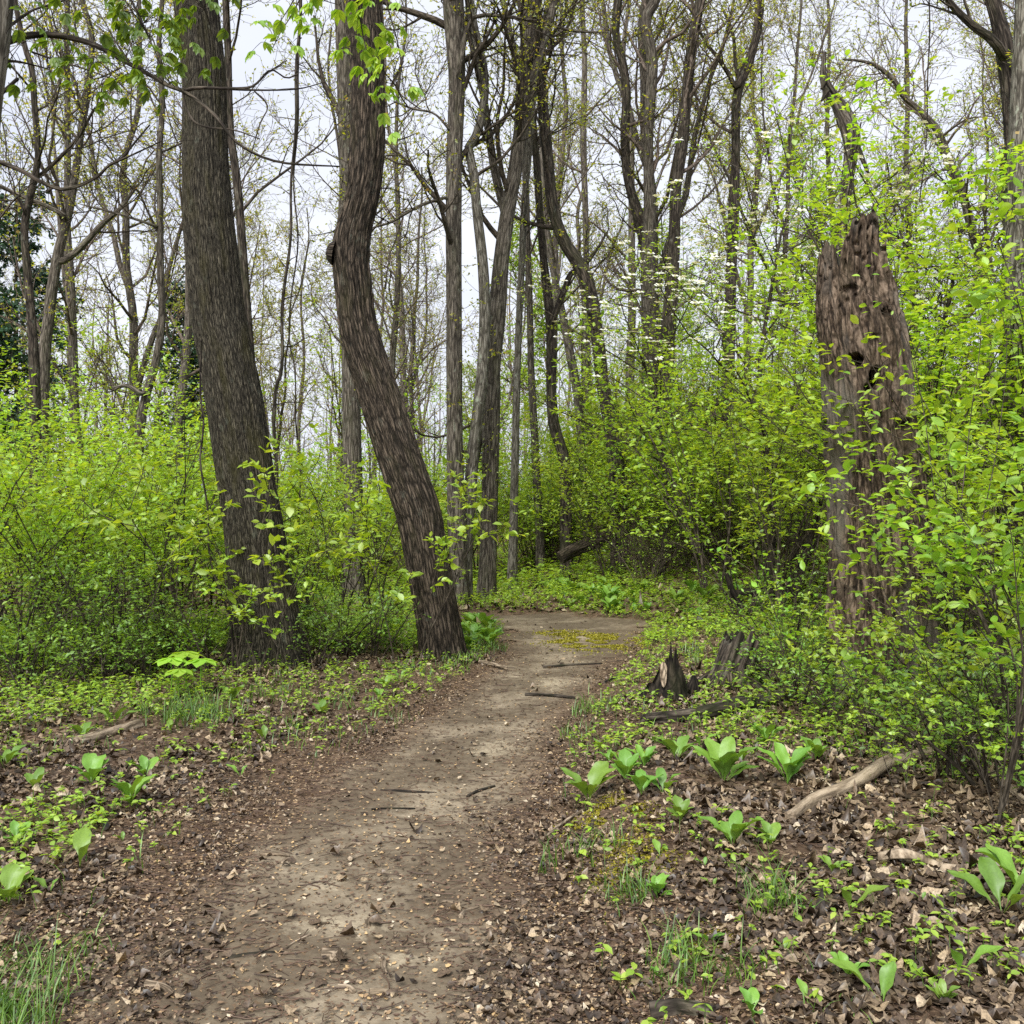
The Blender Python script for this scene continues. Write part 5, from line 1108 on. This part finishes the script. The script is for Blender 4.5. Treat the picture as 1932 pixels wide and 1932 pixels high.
def umbrella(seed):
    g = np.random.default_rng(seed); mb = MB(); H = .30; tubes(mb, np.array([[0, 0, -.02], [.01, 0, .15], [0, 0, H]]), np.array([.004, .004, .003]), 6, 0, .4)
    for q in range(6):
        a = q * 1.047 + g.random() * .3; D = np.array([[math.cos(a), math.sin(a), -.18]]); leaves(mb, [[0, 0, H]], D, np.array([[0, 0, 1.]]), .15, (LTF[0] * [1.5, 1, 1], LTF[1]), 0, .5 + .4 * g.random(), g)
    return mb.build('umbrella_plant', M['leaf_near'])
um = umbrella(2)
for k, (px, py, s, lab) in enumerate([(322, 1312, 1., 'leftmost of the pale umbrella-leaved plants before the wide trunk'), (350, 1306, 1.1, 'tallest middle one of the pale umbrella-leaved plants'), (380, 1314, 1., 'rightmost of the pale umbrella-leaved plants before the wide trunk'), (338, 1325, .85, 'lowest front one of the pale umbrella-leaved plants')]):
    p = gp(px, py); o = um if k == 0 else um.copy()
    if k: COL.objects.link(o)
    o.location = [float(v) for v in p]; o.scale = (s,) * 3; o.rotation_euler = (0, 0, k * 1.3); tag(o, lab, 'plant', 'umbrella-leaved plants before the wide trunk')

# ================================================================== LITTER, GRASS, LOW GREENERY (uncountable)
def wedge(n, Y0, Y1, g, p=1.6, m=.58):
    u = g.random(n); Y = (Y0 ** (2 - p) + (Y1 ** (2 - p) - Y0 ** (2 - p)) * u) ** (1 / (2 - p)) if abs(p - 2) > 1e-3 else Y0 * (Y1 / Y0) ** u
    return (g.random(n) * 2 - 1) * (m * Y + .25), Y
def curled(mb, x, y, z, size, g, mat=0, a=None, curl=.5, tilt=.35, asp=.42, lobed=0.):
    n = len(x); ty = np.array([0, .2, .48, .76, 1.]); V0 = []
    for t, q in zip(ty, [.04, .78, 1., .66, .03]):
        for s in (-1, 0, 1): V0.append((s * q, t - .5, 0))
    V0 = np.array(V0)[None].repeat(n, 0); V0[:, :, 0] *= asp * (.6 + .8 * g.random((n, 1))); V0[:, :, 0] *= 1 + lobed * (g.random((n, 15)) - .5) * 1.6; V0[:, :, 1] += lobed * (g.random((n, 15)) - .5) * .25
    c1 = (g.random((n, 1)) * 1.6 - .5) * curl * 1.4; c2 = (g.random((n, 1)) * 2 - 1) * curl; V0[:, :, 2] = c1 * V0[:, :, 0] ** 2 * 2.2 + c2 * (V0[:, :, 1]) ** 2 + .07 * lobed * g.normal(size=(n, 15))
    az = g.random(n) * 6.28; N = norm(np.stack([g.normal(size=n) * tilt, g.normal(size=n) * tilt, np.ones(n)], -1)); D = np.stack([np.cos(az), np.sin(az), 0 * az], -1); D = norm(D - (D * N).sum(-1, keepdims=True) * N); Sd = np.cross(D, N)
    V = np.stack([x, y, z], -1)[:, None] + np.asarray(size)[:, None, None] * (V0[..., 0:1] * Sd[:, None] + V0[..., 1:2] * D[:, None] + V0[..., 2:3] * N[:, None])
    F0 = np.array([(r * 3 + c, r * 3 + c + 1, r * 3 + c + 4, r * 3 + c + 3) for r in range(4) for c in range(2)])
    mb.add(V, (F0[None] + (np.arange(n) * 15)[:, None, None]).reshape(-1, 4), np.repeat(g.random(n) if a is None else a, 15), None, mat)
def litter():
    g = np.random.default_rng(50)
    mb = MB()
    x, y = wedge(150000, 2.2, 14, g, 1.5); pd = path_d(x, y) + (fbm(x * 2.2, y * 2.2, 0, 3, 70) - .5) * .5
    near = sstep(5.5, 2.8, y) * .25
    keep = g.random(len(x)) < (1 - .96 * sstep(-.12 + near, .22 + near, pd)) * (.35 + .65 * (fbm(x * 1.7, y * 1.7, 0, 3, 71) > .40))
    x, y = x[keep], y[keep]; n = len(x); big = g.random(n)
    dist = np.abs(path_d(x, y)); s = (.013 + .036 * big ** 3) * (.75 + .5 * sstep(.1, .8, dist))
    curled(mb, x, y, ground_z(x, y) + .004 + .016 * g.random(n), s, g, 0, g.random(n) ** 1.25, .75, .26, .46, .45)
    for px, py, rr_ in [(508, 1255, .42), (838, 1238, .30), (1663, 1290, .52), (1256, 1316, .24), (1392, 1292, .3)]:
        c = gp(px, py); n = 900; a_ = g.random(n) * 6.28; q = rr_ * (.85 + .7 * g.random(n)); x = c[0] + q * np.cos(a_); y = c[1] + q * np.sin(a_)
        curled(mb, x, y, ground_z(x, y) + .01 + .06 * np.clip(1.3 - q / rr_, 0, 1) * g.random(n), .025 + .03 * g.random(n), g, 0, None, .75, .4, .46, .45)
    x, y = wedge(16000, 12, 30, g, 1.3); k = path_d(x, y) < -.1; x, y = x[k], y[k]
    curled(mb, x, y, ground_z(x, y) + .02, .07 + .06 * g.random(len(x)), g, 0, None, .6, .4, .5, .6)
    tag(mb.build('leaf_litter', M['dead_leaf']), 'brown curled dead leaves covering the woodland floor', 'leaf litter', None, 'stuff')
    mb = MB(); x, y = wedge(150000, 2.2, 13, g, 1.65, .5); pd = path_d(x, y) + (fbm(x * 2.2, y * 2.2, 0, 3, 70) - .5) * .5
    bare = fbm(x * 1.3 * .9, y * 1.3 * .9, 0, 3, 90)
    keep = (pd > -.5) & (g.random(len(x)) < np.clip(1.05 - .72 * sstep(0, .45, pd) - .35 * sstep(.45, .6, bare) * sstep(.1, .4, pd), .3, 1)); x, y = x[keep], y[keep]; n = len(x)
    curled(mb, x, y, ground_z(x, y) + .006 + .003 * g.random(n), .006 + .016 * g.random(n) ** 2, g, 0, g.random(n) ** .9, .4, .22, .36, .5)
    # fine twig bits
    x, y = wedge(22000, 2.2, 11, g, 1.8, .5); k = (path_d(x, y) > -1.6) & (g.random(len(x)) < 1 - .6 * sstep(.1, .5, path_d(x, y))); x, y = x[k], y[k]; n = len(x); az = g.normal(size=n) * .8; ln = .02 + .11 * g.random(n) ** 3; c = np.stack([x, y, ground_z(x, y) + .009], -1)
    d = np.stack([np.cos(az), np.sin(az), .04 * g.normal(size=n)], -1) * ln[:, None] / 2; bow = np.stack([-np.sin(az), np.cos(az), 0 * az], -1) * (ln * .12 * g.normal(size=n))[:, None]
    tubes(mb, np.stack([c - d, c + bow, c + d], 1), np.repeat((.0010 + .0018 * g.random(n) ** 2)[:, None], 3, 1), 4, 0, g.random(n) * .45)
    tag(mb.build('forest_debris', M['chip']), 'tiny bud scales, wood chips and twigs scattered over the path', 'debris', None, 'stuff')
litter()

def blades(mb, C, H, g, wd=.004, lean=.5, a=None):
    n = len(C); az = g.random(n) * 6.28; D = np.stack([np.cos(az), np.sin(az), 0 * az], -1); S = np.stack([-np.sin(az), np.cos(az), 0 * az], -1); le = lean * (.3 + g.random(n)); V = []
    for t, wq in zip([0, .35, .7, 1.], [1, .9, .6, .05]):
        p = C + D * (H * le * t ** 2)[:, None] + np.array([0, 0, 1.]) * (H * (t - .35 * le * t ** 3))[:, None]
        V += [p - S * wd * wq, p + S * wd * wq]
    V = np.stack(V, 1); F0 = np.array([(0, 1, 3, 2), (2, 3, 5, 4), (4, 5, 7, 6)])
    mb.add(V, (F0[None] + (np.arange(n) * 8)[:, None, None]).reshape(-1, 4), np.repeat(g.random(n) if a is None else a, 8))
def grass():
    g = np.random.default_rng(60); mb = MB()
    for px, py, sx, n, H in [(1466, 1716, .09, 120, .20), (10, 1930, .13, 300, .24), (70, 1830, .16, 180, .12), (20, 1990, .12, 150, .22), (1180, 1690, .07, 50, .14), (1070, 1640, .08, 60, .16), (1210, 1700, .05, 40, .12), (1125, 1600, .10, 60, .13), (1310, 1850, .10, 90, .15), (1265, 1820, .06, 50, .14), (1390, 1845, .05, 30, .12),
                              (1080, 1390, .16, 160, .12), (1110, 1340, .2, 200, .13), (1170, 1330, .15, 100, .11), (345, 1350, .22, 260, .22), (380, 1360, .2, 160, .18), (500, 1310, .25, 180, .15), (640, 1330, .3, 200, .10), (800, 1262, .28, 260, .12), (860, 1246, .16, 200, .13), (700, 1350, .3, 150, .08), (1500, 1900, .2, 60, .08),
                              (905, 1225, .22, 330, .17), (935, 1195, .22, 330, .16), (890, 1200, .25, 300, .17), (1392, 1300, .10, 90, .2), (1300, 1190, .4, 180, .15), (1340, 1240, .3, 160, .14), (570, 1375, .12, 120, .09), (295, 1640, .04, 30, .06)]:
        c = gp(px, min(py, 1990)); x = c[0] + g.normal(size=n) * sx * .8; y = c[1] + g.normal(size=n) * sx * .8; k = (path_d(x, y) < .06) & (fbm(x * 7, y * 7, 0, 2, 15) > .43); x, y = x[k], y[k]; n = len(x)
        blades(mb, np.stack([x, y, ground_z(x, y)], -1), H * (.35 + .85 * g.random(n) ** 1.4), g, .0016 + c[1] * .0002, .85)
    x, y = wedge(14000, 3.0, 16, g, 1.2); pd = path_d(x, y); w_ = fbm(x * .9, y * .9, 0, 3, 64); k = (pd < -.05) & (w_ > .56) & (g.random(len(x)) < sstep(4, 8, y) * .9 + .08); x, y = x[k], y[k]
    blades(mb, np.stack([x, y, ground_z(x, y)], -1), .05 + .09 * g.random(len(x)), g, .003, .6)
    tag(mb.build('grass', M['grass']), 'thin green grass in tufts along the path', 'grass', None, 'stuff')
grass()
def cover():
    g = np.random.default_rng(65); mb = MB()
    def seedlings(x, y, hs, lf, per, am=None, tpl=LT6):
        n = len(x); z = ground_z(x, y); h = hs * (.35 + .9 * g.random(n)); top = np.stack([x + g.normal(size=n) * h * .25, y + g.normal(size=n) * h * .25, z + h], -1); b = np.stack([x, y, z - .01], -1)
        tubes(mb, np.stack([b, (b + top) / 2, top], 1), np.repeat(.0013, 3)[None].repeat(n, 0), 3, 0, .2)
        C = np.repeat(top, per, 0); C[:, 2] -= np.tile(np.arange(per) // 2, n) * .18 * np.repeat(h, per); az = g.random(len(C)) * 6.28; D = np.stack([np.cos(az), np.sin(az), .25 * g.normal(size=len(C))], -1)
        leaves(mb, C, D, np.tile([0, 0, 1.], (len(C), 1)) + g.normal(size=C.shape) * .25, lf * (.55 + .7 * g.random(len(C))), tpl, 1, None, g)
    # density grows away from the near litter
    x, y = wedge(15000, 2.6, 17, g, 1.15, .6); pd = path_d(x, y); w_ = fbm(x * .8 + 4, y * .8, 0, 3, 33)
    dens = np.where(x > 0, .10 + .9 * sstep(4.8, 8.5, y), .05 + .95 * sstep(6.0, 9.0, y + .0 * x)); dens = dens * sstep(.35, .55, w_ + .12 * sstep(6, 10, y))
    k = (pd < -.06 + .28 * sstep(10, 14, y) * g.random(len(x))) & (g.random(len(x)) < dens); x, y = x[k], y[k]; seedlings(x, y, .10, .038, 4)
    # knee-high growth at the thicket's foot
    x = -6.5 + 6.3 * g.random(5200); y = 8.4 + 3.2 * g.random(5200); k = (path_d(x, y) < -.5) & (y > 9.2) & ~((x > -3.2) & (x < -.4) & (y < 10.5)) ; x, y = x[k], y[k]; seedlings(x, y, .38, .058, 6)
    x = -6 + 3.6 * g.random(1500); y = 5.6 + 3 * g.random(1500); k = (y > 6.1 + .9 * (x + 4.2)); x, y = x[k], y[k]; seedlings(x, y, .16, .04, 5)
    x = 1.2 + 5 * g.random(2000); y = 5.2 + 6 * g.random(2000); k = (path_d(x, y) < -.9) & (x < .55 * y + .5) & (g.random(2000) < sstep(4.8, 7.5, y)); x, y = x[k], y[k]; seedlings(x, y, .22, .042, 5)
    x = .6 + 7 * g.random(5200); y = 11 + 6.5 * g.random(5200); k = (path_d(x, y) < .12 * g.random(5200) ** 2); x, y = x[k], y[k]; seedlings(x, y, .13, .05, 5)
    x = -4 + 6 * g.random(2600); y = 15.2 + 5 * g.random(2600); k = path_d(x, y) < -.05; x, y = x[k], y[k]; seedlings(x, y, .2, .055, 5)
    x = .5 + 2.8 * g.random(1300); y = 3.0 + 4.2 * g.random(1300); k = (path_d(x, y) < -.15) & (x < .58 * y) & (fbm(x * 1.6, y * 1.6, 0, 3, 91) > .45); x, y = x[k], y[k]; seedlings(x, y, .06, .032, 4)
    x = -4 + 3.2 * g.random(900); y = 4.2 + 4.5 * g.random(900); k = (path_d(x, y) < -.2) & (fbm(x * 1.6, y * 1.6, 0, 3, 92) > .5); x, y = x[k], y[k]; seedlings(x, y, .06, .034, 4)
    # creeping vine leaves at the left edge
    x = -2.4 + .5 * g.random(260); y = 3.6 + 1.6 * g.random(260); seedlings(x, y, .06, .035, 4)
    # broader forest floor beyond
    x, y = wedge(14000, 17, 45, g, 1.0, .6); seedlings(x, y, .35, .10, 5, None, LT4)
    tag(mb.build('ground_cover', [M['leaf_low'], M['leaf_spice2']]), 'low leafy seedlings and creepers covering the ground', 'ground cover', None, 'stuff')
    # moss cushions: dense tiny blades
    mb = MB()
    for px, py, sx, sy, n in [(1150, 1545, .16, .30, 5000), (1190, 1630, .16, .26, 2600), (1125, 1212, .42, .55, 15000), (1060, 1195, .25, .2, 2500), (1330, 1780, .12, .1, 500)]:
        c = gp(px, py); x = c[0] + g.normal(size=n) * sx * .55; y = c[1] + g.normal(size=n) * sy * .55; k = fbm(x * 6, y * 6, 0, 3, 12) > .46; x, y = x[k], y[k]
        blades(mb, np.stack([x, y, ground_z(x, y) + .002], -1), .008 + .010 * g.random(len(x)), g, .0035 + c[1] * .0004, .9)
    tag(mb.build('moss', M['moss']), 'yellow-green moss on the bank and on the far path', 'moss', None, 'stuff')
cover()
